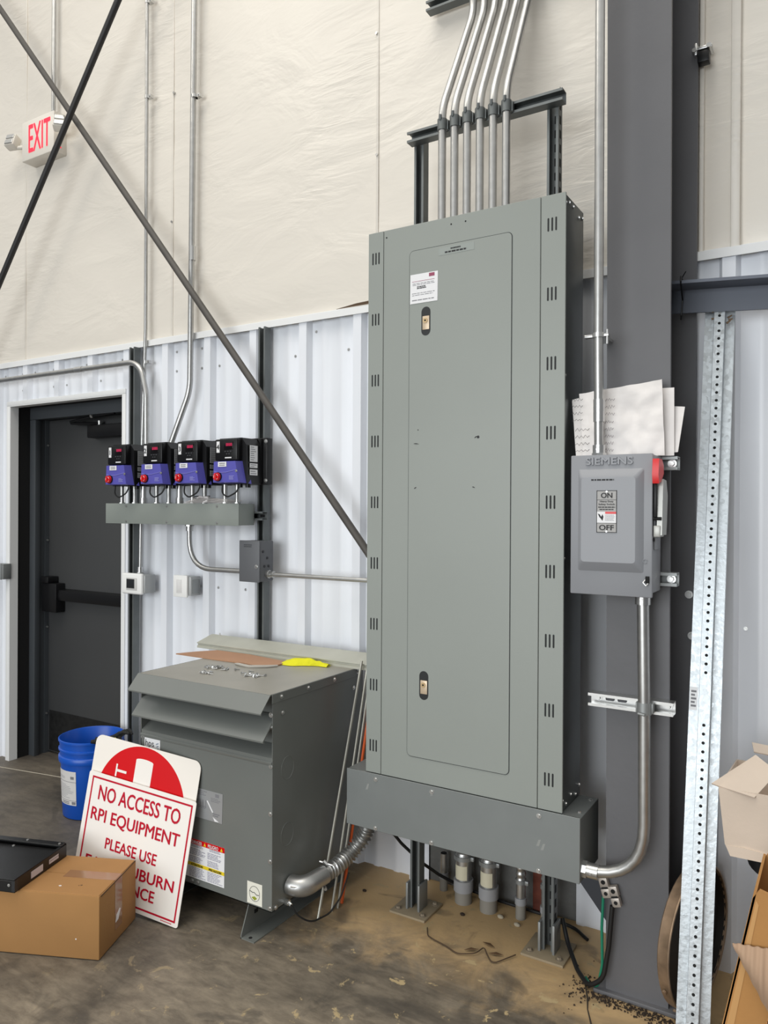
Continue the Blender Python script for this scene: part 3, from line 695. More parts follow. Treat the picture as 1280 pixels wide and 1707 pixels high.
for z in (2.222, .932):
    mb = MB(); mb.prism(pill(-1.286, z, .036, .102), 'xz', yd-.0006, yd+.001); mb.build('latch_recess', mat('recess_black', srgb(20, 22, 23), .5), dr)
    mb = MB(); mb.box(-1.299, -1.272, yd-.0022, yd-.0006, z-.030, z+.018, .001); mb.mi = 1; mb.cyl((-1.287, yd-.002, z+.002), (-1.287, yd-.0045, z+.002), .009, n=18); mb.mi = 2; mb.cyl((-1.287, yd-.0045, z+.002), (-1.287, yd-.005, z+.002), .0035, n=10)
    mb.build('latch', [mat('latch_brass', srgb(206, 186, 160), .4, .3), BRASS, DARK], dr)
mb = MB(); mb.sheet([(-1.350, yd-.0008, 2.289), (-1.240, yd-.0008, 2.289), (-1.239, yd-.0008, 2.393), (-1.349, yd-.0008, 2.393)], .0008); sk = mb.build('paper_label', LABEL, dr)
mb = MB(); y = yd-.0014
seg_lines(mb, -1.340, -1.250, 2.352, 2.362, 2, y, .3); seg_lines(mb, -1.342, -1.25, 2.297, 2.304, 1, y, .4); seg_lines(mb, -1.342, -1.25, 2.315, 2.328, 2, y, .25)
mb.mi = 1; seg_lines(mb, -1.322, -1.285, 2.339, 2.350, 2, y, .6, ragged=.1); mb.mi = 2; mb.box(-1.274, -1.252, y-.0004, y, 2.378, 2.390); mb.box(-1.342, -1.252, y-.0004, y, 2.3665, 2.3677)
mb.build('print', [INKG, INK, mat('maroon_print', srgb(150, 70, 96), .6)], sk)
mb = MB(); mb.sheet([(-1.236, yd-.0004, 2.444), (-1.10, yd-.0004, 2.444), (-1.10, yd-.0004, 2.470), (-1.236, yd-.0004, 2.470)], .0005); cl = mb.build('clear_label', mat('clear_label_film', srgb(152, 158, 154), .25), dr)
mb = MB(); seg_lines(mb, -1.190, -1.150, 2.458, 2.467, 1, yd-.0008, .55, ragged=.05); seg_lines(mb, -1.212, -1.128, 2.447, 2.457, 1, yd-.0008, .55, ragged=.05); mb.build('print', INK, cl)
mb = MB(); y = yd-.0003
for x, z, l, a in ((-1.322, 1.789, .020, -.1), (-1.090, 1.803, .012, .5), (-1.098, 1.632, .010, -.3), (-1.325, 1.632, .010, .5), (-1.315, 1.838, .004, 0)):
    mb.tube([(x-l/2*cos(a), y, z-l/2*sin(a)), (x, y-.0003, z+.001), (x+l/2*cos(a), y, z+l/2*sin(a))], [.0008, .0016, .0006], n=5)
mb.mi = 1; mb.cyl((-1.082, y, 1.803), (-1.082, y-.0003, 1.803), .005, n=8); mb.mi = 0
mb.build('scuff_marks', [INK, INK], dr)
VS = mat('vent_slot_dark', srgb(26, 29, 30), .7)
for xc, par in ((-1.4975, 'left'), (-.827, 'right')):
    for k in range(9):
        z = 2.478-.2242*k; mb = MB()
        for dx in (-.013, 0, .013): mb.prism(pill(xc+dx, z, .0058, .044, 4), 'xz', yf-.0005, yf+.001)
        mb.build('vent', VS, t)
bolts('side_screw', [((PX1-.004, y, z), (1, 0, 0)) for y, z in ((-.435, 2.545), (-.435, 1.99), (-.435, 1.40), (-.435, .62), (-.40, 2.556), (-.36, 2.556), (-.30, 2.54), (-.26, 2.55), (-.40, .60), (-.35, .615), (-.30, .60), (-.26, .62))], BRIGHT, t, .0045, .003)
for x in (-1.19, -1.135, -1.452): mb = MB(); mb.cyl((x, yf-.0006, 2.547), (x, yf+.001, 2.547), .003, n=8); mb.build('screw_hole', DARK, fc)

# trough below the panel
t = thing('wireway_trough', 'galvanized wireway trough wider than the tall panel that stands on it', 'wireway', (-1.165, -.35, .376))
TX0, TX1, TY0, TY1, TZ0, TZ1 = -1.610, -.722, -.452, -.248, .376, .581
DGALV = mat('dull_galvanized', srgb(128, 132, 131), .55, .45, var=.05, vscale=5)
mb = MB(); mb.box(TX0, TX1, TY0, TY1, TZ0, TZ1, .0012, 1); mb.build('body', DGALV, t)
mb = MB(); mb.box(TX0, TX1, TY0-.0025, TY0-.0002, TZ0-.001, TZ1+.002, .001, 1); mb.build('front_cover', DGALV, t)
bolts('cover_screw', [((x, TY0-.0025, z), (0, -1, 0)) for x in (TX0+.128, -1.25, TX1-.135) for z in (TZ1-.018, TZ0+.008)]+[((TX1-.018, y, TZ1), (0, 0, 1)) for y in (TY0+.05, TY1-.03)], BRIGHT, t, .0055, .004)
mb = MB(); mb.box(TX1-.055, TX1-.003, TY0-.0008, TY0+.0012, TZ1+.0005, TZ1+.0022); mb.box(TX0+.004, TX0+.045, TY0-.0008, TY0+.0012, TZ1+.0005, TZ1+.0022); mb.build('edge_gap', DARK, t)
mb = MB(); y = TY0-.0028
for x, z, a in ((-.86, .475, 1.0), (-.845, .465, 1.1), (-1.25, .56, .3), (-1.52, .53, .8)):
    mb = MB(); mb.prism([(x-.006, z-.012), (x+.004, z-.010), (x+.010, z+.012), (x+.002, z+.010)], 'xz', y, y+.0004); mb.build('smudge', mat('dusty_smudge', srgb(146, 148, 145), .7, .2), t)

# conduit stubs rising from the floor behind the trough
def stub(label, x, y, r, z1, zt, flex):
    t = thing('conduit_stub', label, 'conduit stub', (x, y, 0), group='conduit stubs behind the trough')
    mb = MB(); mb.tube([(x, y, 0), (x, y, z1+.02)], r, n=20); mb.build('pvc_pipe', mat('dusty_pvc', srgb(132, 128, 120), .6), t)
    mb = MB(); mb.cyl((x, y, z1), (x, y, z1+r*1.3), r*1.14, n=24); mb.build('coupling', PVC, t)
    mb = MB(); mb.cyl((x, y, z1+r*1.3), (x, y, zt), r*.92, n=20, caps=True); mb.build('metal_sleeve', EMT, t)
    if r > .03:
        mb = MB()
        vs = []; 
        for a in range(9):
            th = RAD(200+a*15); 
            for z in (z1+r*1.45, z1+r*1.45+.055): vs.append((x+r*.935*cos(th), y+r*.935*sin(th), z))
        mb.add(vs, [(2*i, 2*i+2, 2*i+3, 2*i+1) for i in range(8)]); mb.build('pale_sticker', mat('aged_sticker', srgb(206, 200, 176), .6), t)
    if flex:
        mb = MB(); P = [(x, y, zt+.3*i/60) for i in range(61)]; mb.tube(P, [r*(.92+.10*sin(i*1.3)) for i in range(61)], n=18); mb.build('flexible_conduit', EMT, t)
        mb = MB(); mb.cyl((x, y, zt-.006), (x, y, zt+.010), r*1.12, n=20); mb.box(x+r, x+r+.014, y-.012, y+.002, zt-.006, zt+.010, .002); mb.build('clamp_ring', GALV, t)
    else:
        mb = MB(); mb.cyl((x, y, zt-.001), (x, y, zt+.0015), r*.75, n=18); mb.build('open_mouth', DARK, t)
stub('thin open-topped conduit stub on the floor, leftmost behind the trough', -1.412, -.036, .0165, .050, .150, False)
stub('thick conduit stub with pale sticker, left of the thick pair behind the trough', -1.302, -.080, .034, .048, .178, True)
stub('thick conduit stub with pale sticker, right of the thick pair behind the trough', -1.191, -.088, .034, .052, .185, True)
stub('thin flexible conduit stub right of the two thick ones behind the trough', -1.064, -.075, .0195, .055, .14, True)
stub('thin conduit stub half hidden by the right strut post', -.962, -.085, .018, .055, .15, True)
mb = MB(); mb.box(-1.040, -.995, -.012, .008, .0, .36, .003); tag(mb.build('rusty_steel_bar', RUSTB), 'upright rusty red-brown steel bar among the conduit stubs under the trough', 'steel bar')

# flexible conduit from the transformer
t = thing('flexible_conduit', 'ribbed metal flexible conduit curving from the transformer side up to the trough', 'conduit', (-1.745, -.60, .13))
P = bend([(-1.672, -.53, .190), (-1.655, -.46, .200), (-1.640, -.385, .225), (-1.60, -.345, .285), (-1.575, -.335, .376)], .12, 8)
def resample(P, step):
    P = [V(p) for p in P]; out = [P[0]]; acc = 0
    for a, b in zip(P, P[1:]):
        L = (b-a).length; d = step-acc
        while d <= L: out.append(a+(b-a)*(d/L)); d += step
        acc = (acc+L) % step
    return out
Q = resample(P, .0026)
mb = MB(); mb.tube(Q, [.0275+.0052*sin(i*2*pi/5.6) for i in range(len(Q))], n=20); mb.build('ribbed_tube', EMT, t)
E_ = bend([(-1.7425, -.626, .182), (-1.690, -.624, .178), (-1.665, -.515, .192)], .06, 8)
E_ = resample(E_, .008); ne = len(E_)
mb = MB(); mb.tube(E_, [.037-.006*abs(i/(ne-1)-.35) for i in range(ne)], n=22); mb.build('elbow_connector', EMT, t)
mb = MB(); mb.tube([(p+V((0, 0, .0))+V((.004, -.034, .012))) for p in E_[3:-2]], .0035, n=6); mb.build('clamp_seam', EMT, t)
mb = MB(); mb.cyl((-1.640, -.50, .225), (-1.690, -.515, .235), .0035); mb.cyl((-1.66, -.505, .226), (-1.675, -.51, .238), .007, n=6); mb.build('clamp_screw', BRIGHT, t)
mb = MB(); mb.cyl((-1.655, -.53, .155), (-1.64, -.545, .155), .006, n=6); mb.build('clamp_screw', BRIGHT, t)
mb = MB(); mb.cyl((-1.744, -.648, .128), (-1.728, -.650, .128), .011, n=8); mb.cyl((-1.728, -.650, .128), (-1.715, -.652, .123), .007, n=8); mb.build('small_connector', BRIGHT, t)
mb = MB(); mb.tube(bend([(-1.716, -.652, .123), (-1.695, -.64, .085), (-1.665, -.60, .05), (-1.64, -.52, .055), (-1.635, -.45, .09), (-1.635, -.40, .16)], .08, 6), .0032, n=8); tag(mb.build('black_cable', RUBBER), 'thin black cable drooping from the small connector under the transformer elbow', 'cable')
mb = MB(); mb.tube(bend([(-1.540, -.315, .338), (-1.525, -.28, .310), (-1.50, -.23, .24), (-1.44, -.17, .155), (-1.40, -.10, .09), (-1.35, -.026, .03), (-1.20, -.022, .014), (-1.0, -.022, .010), (-.86, -.05, .008), (-.80, -.10, .008)], .1, 6), .0062, n=10)
tag(mb.build('black_cable', RUBBER), 'black cable running from the ribbed conduit down behind the left strut post to the floor', 'cable')

# ================================================================== SAFETY SWITCH ON THE COLUMN
t = thing('safety_switch', 'gray safety switch box with ON and OFF plate and red-tipped side lever', 'switch', (-.61, -.44, 1.30))
SX0, SX1, SZ0, SZ1, SY = -.736, -.493, 1.300, 1.723, -.525
mb = MB(); mb.box(SX0+.004, SX1-.002, -.512, -.400, SZ0+.012, SZ1-.002, .003); mb.build('enclosure', SWG, t)
mb = MB(); mb.box(SX0, SX1, SY, -.511, SZ0, SZ1, .003); lid = mb.build('door', SWG, t)
mb = MB()   # raised centre with sloped sides
a = (-.712, -.517, 1.372, 1.680); b = (-.706, -.530, 1.392, 1.662); yb = SY-.017
def ring(q, y, rr): return [(x, y, z) for x, z in rrect(q[0], q[1], q[2], q[3], rr, 4)]
r0, r1 = ring(a, SY, .006), ring(b, yb+.004, .010); b2 = (b[0]+.008, b[1]-.008, b[2]+.008, b[3]-.008); r2 = ring(b2, yb, .010)
n = len(r0); mb.add(r0+r1+r2, [(i, (i+1) % n, n+(i+1) % n, n+i) for i in range(n)]+[(n+i, n+(i+1) % n, 2*n+(i+1) % n, 2*n+i) for i in range(n)], True); mb.add(r2, [list(range(n))], True)
mb.build('raised_center', SWG, lid, angle=60)
mb = MB(); mb.text('SIEMENS', (-.690, SY-.0006, 1.692), EX, EZ, w=.142, h=.0235, depth=.0008, ext=.06); mb.build('embossed_name', SWG, lid)
mb = MB(); seg_lines(mb, -.668, -.600, 1.6435, 1.650, 1, yb-.0002, .7, ragged=.05); mb.build('marker_print', INK, lid)
px0, px1, pz0, pz1 = -.651, -.591, 1.489, 1.615; y = yb-.0012
mb = MB(); mb.box(px0, px1, y, yb, pz0, pz1); pl = mb.build('plate', mat('plate_gray', srgb(158, 156, 154), .4), lid)
mb = MB(); yy = y-.0005
for x0_, x1_, z0_, z1_ in ((px0, px1, pz1-.0018, pz1), (px0, px1, pz0, pz0+.0018), (px0, px0+.0018, pz0, pz1), (px1-.0018, px1, pz0, pz1), (px0, px1, pz1-.0285, pz1-.0275), (px0, px1, pz0+.028, pz0+.029)): mb.box(x0_, x1_, yy, y, z0_, z1_)
mb.text('ON', (-.621, y-.0002, 1.5925), EX, EZ, w=.033, h=.0155, align='C', bold=.02)
mb.text('OFF', (-.621, y-.0002, 1.4965), EX, EZ, w=.043, h=.0155, align='C', bold=.02)
mb.text('Heavy Duty', (-.621, y-.0002, 1.5785), EX, EZ, w=.040, h=.0062, align='C', bold=.02)
mb.text('Safety Switch', (-.621, y-.0002, 1.5700), EX, EZ, w=.048, h=.0062, align='C', bold=.02)
seg_lines(mb, px0+.005, px1-.005, 1.5625, 1.5675, 1, yy, .6, ragged=.02); seg_lines(mb, px0+.009, px1-.009, 1.5560, 1.5605, 1, yy, .6, ragged=.02)
mb.build('plate_print', INK, pl)
mb = MB(); mb.box(px0+.0018, px1-.0018, yy, y, 1.5182, 1.5515); wn = mb.build('warning_label', LABEL, pl)
mb = MB(); mb.box(px0+.026, px1-.0018, yy-.0004, yy, 1.545, 1.5515); mb.mi = 1
mb.prism([(px0+.004, 1.546), (px0+.010, 1.543), (px0+.014, 1.536), (px0+.018, 1.544), (px0+.021, 1.536), (px0+.018, 1.524), (px0+.014, 1.530), (px0+.009, 1.535)], 'xz', yy-.0004, yy)
mb.mi = 2; seg_lines(mb, px0+.026, px1-.004, 1.524, 1.543, 5, yy, .3); mb.build('warning_print', [REDPL, INK, INKG], wn)
mb = MB(); mb.cyl((-.621, y, 1.6115), (-.621, y-.0012, 1.6115), .0028, n=10); mb.cyl((-.621, y, 1.4925), (-.621, y-.0012, 1.4925), .0028, n=10); mb.build('rivet', BRIGHT, pl)
mb = MB(); mb.box(-.511, -.500, SY-.006, SY-.0005, 1.343, 1.363, .001); mb.mi = 1; mb.tube([(-.511, SY-.004, 1.352), (-.516, SY-.010, 1.345), (-.508, SY-.011, 1.336), (-.503, SY-.004, 1.342)], .002, n=6); mb.build('hasp', [DARK, BRIGHT], lid)
mb = MB(); mb.tube([(-.512+.006*cos(k*.7), SY-.0015, 1.407+.006*sin(k*.7)) for k in range(9)], .0014, n=5); mb.build('embossed_mark', SWG, lid)
# lever on the right side
mb = MB(); mb.box(SX1-.002, SX1+.004, -.50, -.43, 1.44, 1.66, .002); mb.build('lever_plate', SWG, t)
lv = mat('lever_zinc', srgb(172, 172, 168), .4, .4)
mb = MB(); mb.prism([(-.52, 1.484), (-.458, 1.484), (-.450, 1.52), (-.440, 1.60), (-.462, 1.645), (-.505, 1.648), (-.512, 1.60)], 'yz', SX1+.011, SX1+.026); mb.mi = 1; mb.box(SX1+.003, SX1+.012, -.526, -.508, 1.535, 1.635, .003); mb.mi = 0
mb.box(SX1+.002, SX1+.022, -.522, -.470, 1.478, 1.512, .003); lev = mb.build('lever', [lv, BLACK], t)
mb = MB(); mb.prism([(-.548, 1.660), (-.540, 1.634), (-.508, 1.640), (-.474, 1.665), (-.476, 1.690), (-.500, 1.706), (-.540, 1.706)], 'yz', SX1+.003, SX1+.021); mb.build('lever_grip', REDPL, lev)
mb = MB(); mb.cyl((SX1-.003, -.518, 1.532), (SX1+.024, -.518, 1.532), .005, n=10); mb.cyl((SX1-.003, -.512, 1.470), (SX1+.003, -.512, 1.470), .005, n=10); mb.build('pivot', DARK, lev)
for z, wh in ((1.700, 'upper'), (1.346, 'lower')):
    t3 = thing('strut_bracket', wh+' short galvanized strut bracket behind the safety switch', 'strut bracket', (-.57, -.377, z), group='brackets behind the safety switch')
    mb = MB(); strut_mesh(mb, (-.70, -.3775, z), (-.448, -.3775, z), -EY); mb.build('channel', GALV, t3)
    mb = MB(); mb.bolt((-.468, -.372, z), (0, -1, 0), .009, .008); mb.build('bolt', BRIGHT, t3)
conduit('steel conduit running down the column edge into the top of the safety switch', [(-.676, -.46, 5.2), (-.672, -.46, 2.10), (-.668, -.46, 1.72)], .0145, .3,
        conns=[((-.668, -.46, 1.722), (-.668, -.46, 1.758))], coup=[((-.6685, -.46, 1.83), (-.6688, -.46, 1.90))])
t3 = thing('conduit_clamp', 'strut clamp gripping the conduit on the column edge above the papers', 'clamp', (-.69, -.44, 2.10))
mb = MB(); mb.cyl((-.672, -.46, 2.092), (-.672, -.46, 2.106), .019, n=18); mb.box(-.715, -.64, -.465, -.445, 2.094, 2.103, .001); mb.cyl((-.645, -.46, 2.07), (-.645, -.46, 2.115), .004); mb.box(-.69, -.655, -.445, -.357, 2.094, 2.103); mb.build('jaw', BRIGHT, t3)
conduit('steel conduit looping from the bottom of the safety switch into the trough end', [(-.542, -.42, 1.310), (-.536, -.42, .95), (-.533, -.42, .412), (-.722, -.42, .412)], .0185, [.3, .185],
        conns=[((-.542, -.42, 1.310), (-.542, -.42, 1.268)), ((-.722, -.42, .412), (-.672, -.42, .412))])
t3 = thing('strut_bracket', 'slotted zinc strut bracket across the column under the safety switch', 'strut bracket', (-.585, -.377, .95))
mb = MB(); strut_mesh(mb, (-.716, -.3775, .950), (-.456, -.3775, .950), -EY); mb.mi = 1
for x in (-.655, -.617): mb.box(x-.014, x+.014, -.3605, -.3595, .945, .957, .004)
mb.build('channel', [BRIGHT, STEEL], t3)
bolts('bolt', [((x, -.361, .951), (0, -1, 0)) for x in (-.692, -.476)], BRIGHT, t3, .008, .007)
mb = MB(); mb.cyl((-.536, -.42, .932), (-.536, -.42, .968), .022, n=18); mb.box(-.562, -.510, -.42, -.398, .934, .966, .002); mb.cyl((-.548, -.446, .938), (-.528, -.450, .936), .004, n=8); mb.build('conduit_clamp', GALV, t3)

# papers tucked above the switch
def paper(label, pts, y0, y1, curl, th=.0016, rows=7, cols=9):
    mb = MB(); bl, br, tr, tl = [V((p[0], 0, p[1])) for p in pts]; vs = []
    for j in range(rows):
        for i in range(cols):
            u, v = i/(cols-1), j/(rows-1); p = (bl*(1-u)+br*u)*(1-v)+(tl*(1-u)+tr*u)*v
            p.y = y0+(y1-y0)*v+curl*MN.noise(V((p.x*18, p.z*14, y0*50)))+curl*.4*MN.noise(V((p.x*45, p.z*40, y0*90))); vs.append(p)
    N_ = rows*cols; fs = [(j*cols+i, j*cols+i+1, (j+1)*cols+i+1, (j+1)*cols+i) for j in range(rows-1) for i in range(cols-1)]
    mb.add(vs, fs, True); mb.add([p+V((0, th, 0)) for p in vs], [f[::-1] for f in fs], True)
    bd = [i for i in range(cols)]+[j*cols+cols-1 for j in range(1, rows)]+[(rows-1)*cols+i for i in range(cols-2, -1, -1)]+[j*cols for j in range(rows-2, 0, -1)]
    mb.add([vs[i] for i in bd]+[vs[i]+V((0, th, 0)) for i in bd], [(k, (k+1) % len(bd), len(bd)+(k+1) % len(bd), len(bd)+k) for k in range(len(bd))])
    return tag(mb.build('paper_sheet', PAPER, angle=80), label, 'paper', 'papers on top of the safety switch')
p1 = paper('narrow white sheet with handwriting, leftmost on the safety switch, behind the conduit', [(-.752, 1.722), (-.68, 1.722), (-.690, 1.930), (-.777, 1.915)], -.420, -.390, .003)
p2 = paper('large crumpled white sheet leaning on the column in front of the other papers', [(-.725, 1.722), (-.478, 1.722), (-.492, 1.955), (-.748, 1.930)], -.437, -.407, .013, rows=22, cols=30)
p3 = paper('small white sheet sticking out right behind the large crumpled sheet', [(-.55, 1.722), (-.446, 1.733), (-.432, 1.872), (-.54, 1.885)], -.404, -.374, .003)
p4 = paper('white sheet whose corner peeks out above and right of the crumpled sheet', [(-.60, 1.722), (-.455, 1.722), (-.462, 1.932), (-.60, 1.935)], -.4125, -.382, .003)
def scribble(mb, x, z, y, w, n):
    for k in range(n):
        zz = z-k*.022; mb.tube([(x+w*q/7, y, zz+.005*MN.noise(V((q*1.3, k*3.1, x*40)))+(.004 if q % 2 else -.003)) for q in range(8)], .0008, n=4)
mb = MB(); scribble(mb, -.764, 1.908, -.432, .035, 4); scribble(mb, -.750, 1.81, -.438, .045, 4); mb.build('handwriting', INK, p1)
mb = MB(); scribble(mb, -.655, 1.90, -.437, .028, 3); scribble(mb, -.655, 1.83, -.442, .026, 5); mb.build('handwriting', mat('faint_ink', srgb(96, 84, 92), .7), p2)

# ground bars and wires at the column foot
def lug(mb, R, at): 
    mb.box(-.014, .014, -.010, .010, .004, .036, .002, R=R, at=at); mb.box(-.0135, .0135, -.014, .006, -.026, .002, .002, R=R, at=at)
    mb.mi = 1; mb.cyl(V(at)+R @ V((0, -.0102, .022)), V(at)+R @ V((0, -.0112, .022)), .007, n=14); mb.cyl(V(at)+R @ V((0, -.0142, -.012)), V(at)+R @ V((0, -.0150, -.012)), .006, n=14); mb.box(-.010, .010, -.0115, -.009, .001, .007, R=R, at=at); mb.mi = 0
for lb_, at, rz in (('left metal ground lug on the column foot, holding the green wire', (-.662, -.372, .345), -.30), ('right metal ground lug on the column foot, holding the thick black wire', (-.630, -.374, .325), -.30)):
    mb = MB(); lug(mb, M4.Rotation(rz, 3, 'Y') @ M4.Identity(3), at); tag(mb.build('ground_lug', [mat('tinned_lug', srgb(178, 170, 162), .4, .5), DARK]), lb_, 'lug')
mb = MB(); mb.tube(bend([(-.668, -.380, .320), (-.672, -.380, .22), (-.670, -.378, .10), (-.685, -.372, .02), (-.72, -.35, .008), (-.74, -.32, .006)], .06, 6), .0045, n=10); tag(mb.build('ground_wire', GREEN), 'green ground wire hanging from the left lug on the column foot', 'wire')
mb = MB(); mb.tube(bend([(-.638, -.384, .300), (-.648, -.384, .17), (-.665, -.385, .06), (-.715, -.375, .012), (-.775, -.30, .010), (-.835, -.215, .04), (-.868, -.175, .10)], .08, 8), .0075, n=12); tag(mb.build('ground_wire', RUBBER), 'thick black ground wire sagging from the right lug to the strut post', 'wire')

# ================================================================== TRANSFORMER
FX0, FX1, FY0, FY1, FZ0, FZ1 = -2.425, -1.745, -.725, -.140, .120, .895
t = thing('transformer', 'large gray louvered transformer cabinet standing on the floor left of the tall panel', 'transformer', (-2.085, -.43, 0))
mb = MB()
mb.box(FX0, FX0+.003, FY0, FY1, FZ0, FZ1-.01); mb.box(FX1-.003, FX1, FY0, FY1, FZ0, FZ1-.004); mb.box(FX0, FX1, FY1-.003, FY1, FZ0, FZ1-.01)
mb.box(FX0, FX1, FY0, FY1, FZ0, FZ0+.003); mb.box(FX0+.003, FX1-.003, FY0+.06, FY0+.063, FZ0, FZ1-.02)
mb.build('case', TRGRAY, t)
mb = MB(); mb.prism([(FY0, FZ0), (FY0, .668), (FY0+.055, .70), (FY0+.058, .70), (FY0+.003, .667), (FY0+.003, FZ0)], 'yz', FX0, FX1-.003)
mb.prism([(FY0-.001, .655), (FY0-.004, .652), (FY0-.004, .646), (FY0, .64)], 'yz', FX0, FX1-.003)
mb.build('front_panel', TRGRAY, t)
mb = MB()
mb.prism([(FY1, FZ1), (FY1, FZ1-.004), (FY0-.012, FZ1-.004), (FY0-.060, .838), (FY0-.057, .832), (FY0-.063, .834), (FY0-.064, .839), (FY0-.012, FZ1)], 'yz', FX0-.004, FX1-.002)
mb.build('hood', TRGRAY, t)
mb = MB(); mb.prism([(FY0+.05, .805), (FY0+.006, .792), (FY0-.044, .737), (FY0-.040, .730), (FY0-.048, .733), (FY0-.049, .739), (FY0+.004, .797), (FY0+.05, .810)], 'yz', FX0+.002, FX1-.004)
mb.build('louver', TRGRAY, t)
mb = MB(); mb.box(FX1-.002, FX1+.0015, FY0-.004, FY1, .862, FZ1+.001, .001, 1); mb.build('side_flange', TRGRAY, t)
bolts('cabinet_screw', [((FX1-.008, FY0-.0005, z), (0, -1, 0)) for z in (.822, .779, .639, .469, .300, .133)]+[((FX1+.001, y, z), (1, 0, 0)) for y, z in ((-.678, .880), (-.518, .880), (-.349, .880), (-.18, .880), (-.671, .820), (-.211, .820), (-.705, .131))]+[((x, FY0-.0005, z), (0, -1, 0)) for x, z in ((-2.105, .136), (-2.135, .136), (FX0+.012, .64))], BRIGHT, t)
for y, z in ((-.640, .612), (-.640, .370)):
    mb = MB(); mb.tube([(FX1, y+.036*cos(RAD(a)), z+.042*sin(RAD(a))) for a in range(0, 361, 15)], .0012, n=6); mb.build('knockout', TRGRAY, t)
for x in (-1.855, -2.330):
    mb = MB(); mb.prism([(-.600, .118), (-.600, 0), (-.745, 0), (-.745, .012), (-.700, .118)], 'yz', x-.018, x-.014); mb.box(x-.018, x+.045, -.745, -.16, 0, .004); mb.box(x-.018, x+.045, -.700, -.16, .114, .119); mb.box(x-.018, x-.014, -.60, -.16, 0, .118); mb.mi = 1; mb.cyl((x+.014, -.728, .0035), (x+.014, -.728, .0045), .007, n=14); mb.box(x-.0185, x-.0135, -.675, -.655, .06, .075); mb.mi = 0
    mb.build('foot', [TRGRAY, DARK], t)
y = FY0-.0008
mb = MB(); mb.sheet([(-2.402, y, .582), (-2.314, y, .582), (-2.314, y, .640), (-2.402, y, .640)], .001); l1 = mb.build('maker_label', LABEL, t)
mb = MB(); mb.text('hps', (-2.396, y-.0007, .600), EX, EZ, w=.048, h=.034); mb.mi = 1
for k in range(3): mb.prism([(-2.338+k*.003, .623-k*.010), (-2.323, .629-k*.010), (-2.321, .624-k*.010), (-2.336+k*.003, .618-k*.010)], 'xz', y-.001, y-.0006)
mb.build('maker_print', [INK, mat('blue_gray_print', srgb(150, 158, 168), .5)], l1)
mb = MB(); mb.sheet([(-2.125, y, .383), (-1.984, y, .383), (-1.981, y, .494), (-2.125, y, .494)], .001); l2 = mb.build('wiring_label', LABELG, t)
mb = MB(); yy = y-.0007
seg_lines(mb, -2.120, -2.06, .470, .490, 3, yy, .4); mb.box(-2.018, -2.000, yy-.0003, yy, .476, .488); seg_lines(mb, -2.04, -1.99, .455, .472, 3, yy, .3); seg_lines(mb, -2.03, -1.995, .402, .416, 2, yy, .5)
for k in range(4): mb.box(-2.110+k*.014, -2.107+k*.014, yy-.0003, yy, .425, .455); mb.tube([(-2.115+k*.014+.004*cos(a), yy, .428+.005*sin(a)) for a in (0, 1.2, 2.4, 3.6, 4.8, 6.28)], .0008, n=4)
mb.mi = 1; mb.prism([(-2.062, .455), (-2.056, .456), (-2.028, .418), (-2.033, .415)], 'xz', yy-.0004, yy); mb.prism([(-2.03, .400), (-2.0, .386), (-2.02, .385)], 'xz', yy-.0004, yy)
mb.build('wiring_print', [INKG, LABEL], l2)
mb = MB(); mb.sheet([(-2.245, y, .148), (-1.972, y, .148), (-1.970, y, .296), (-2.245, y, .296)], .001); l3 = mb.build('danger_label', LABEL, t)
mb = MB(); mb.box(-2.245, -1.970, yy-.0003, yy, .277, .2965); mb.mi = 1; mb.box(-2.245, -1.971, yy-.0003, yy, .193, .206); mb.mi = 2
for x in (-2.240, -2.155, -2.070, -1.985): mb.prism([(x-.006, .280), (x+.006, .280), (x, .293)], 'xz', yy-.0008, yy-.0003)
mb.mi = 3; mb.text('PELIGRO', (-2.0265, yy-.0006, .2805), EX, EZ, w=.052, h=.012, align='C', bold=.02); mb.text('DANGER', (-2.110, yy-.0006, .2805), EX, EZ, w=.052, h=.012, align='C', bold=.02)
mb.mi = 4
for x0_, x1_ in ((-2.24, -2.158), (-2.15, -2.065), (-2.056, -1.978)):
    seg_lines(mb, x0_+.01, x1_-.01, .266, .276, 2, yy, .5, ragged=.2); seg_lines(mb, x0_, x1_, .236, .262, 5, yy, .45); seg_lines(mb, x0_, x1_, .209, .232, 4, yy, .45); seg_lines(mb, x0_, x1_, .152, .190, 7, yy, .4)
mb.mi = 5; mb.text('PRECAUCION', (-2.017, yy-.0006, .1955), EX, EZ, w=.062, h=.008, align='C', bold=.02); mb.text('ATTENTION', (-2.110, yy-.0006, .1955), EX, EZ, w=.060, h=.008, align='C', bold=.02)
mb.build('danger_print', [RED, YELL, YELL, LABEL, mat('violet_gray_print', srgb(140, 138, 156), .6), INK], l3)
mb = MB(); mb.sheet([(-1.859, y, .128), (-1.789, y, .128), (-1.789, y, .206), (-1.859, y, .206)], .001); l4 = mb.build('efficiency_label', mat('cream_label', srgb(226, 224, 212), .5), t)
mb = MB(); mb.tube([(-1.824+.024*cos(a*.26), yy, .167+.027*sin(a*.26)) for a in range(25)], .0008, n=4); mb.tube([(-1.846, yy, .174), (-1.833, yy, .170), (-1.826, yy, .172), (-1.815, yy, .165), (-1.803, yy, .166)], .0013, n=5)
mb.mi = 1; mb.prism([(-1.838, .152), (-1.824, .158), (-1.812, .152), (-1.824, .143)], 'xz', yy-.0003, yy); mb.build('efficiency_print', [INK, mat('olive_print', srgb(140, 150, 40), .6)], l4)

mb = MB(); mb.box(FX0+.004, FX1-.004, FY0-.008, FY1-.01, FZ1-.0005, FZ1+.0008)  # dust on the top, its colour lifted to stand in for overhead light
mb.build('lit_dust_film', mat('dusty_lit_film', srgb(150, 147, 138), .42, var=.10, vscale=5), t)
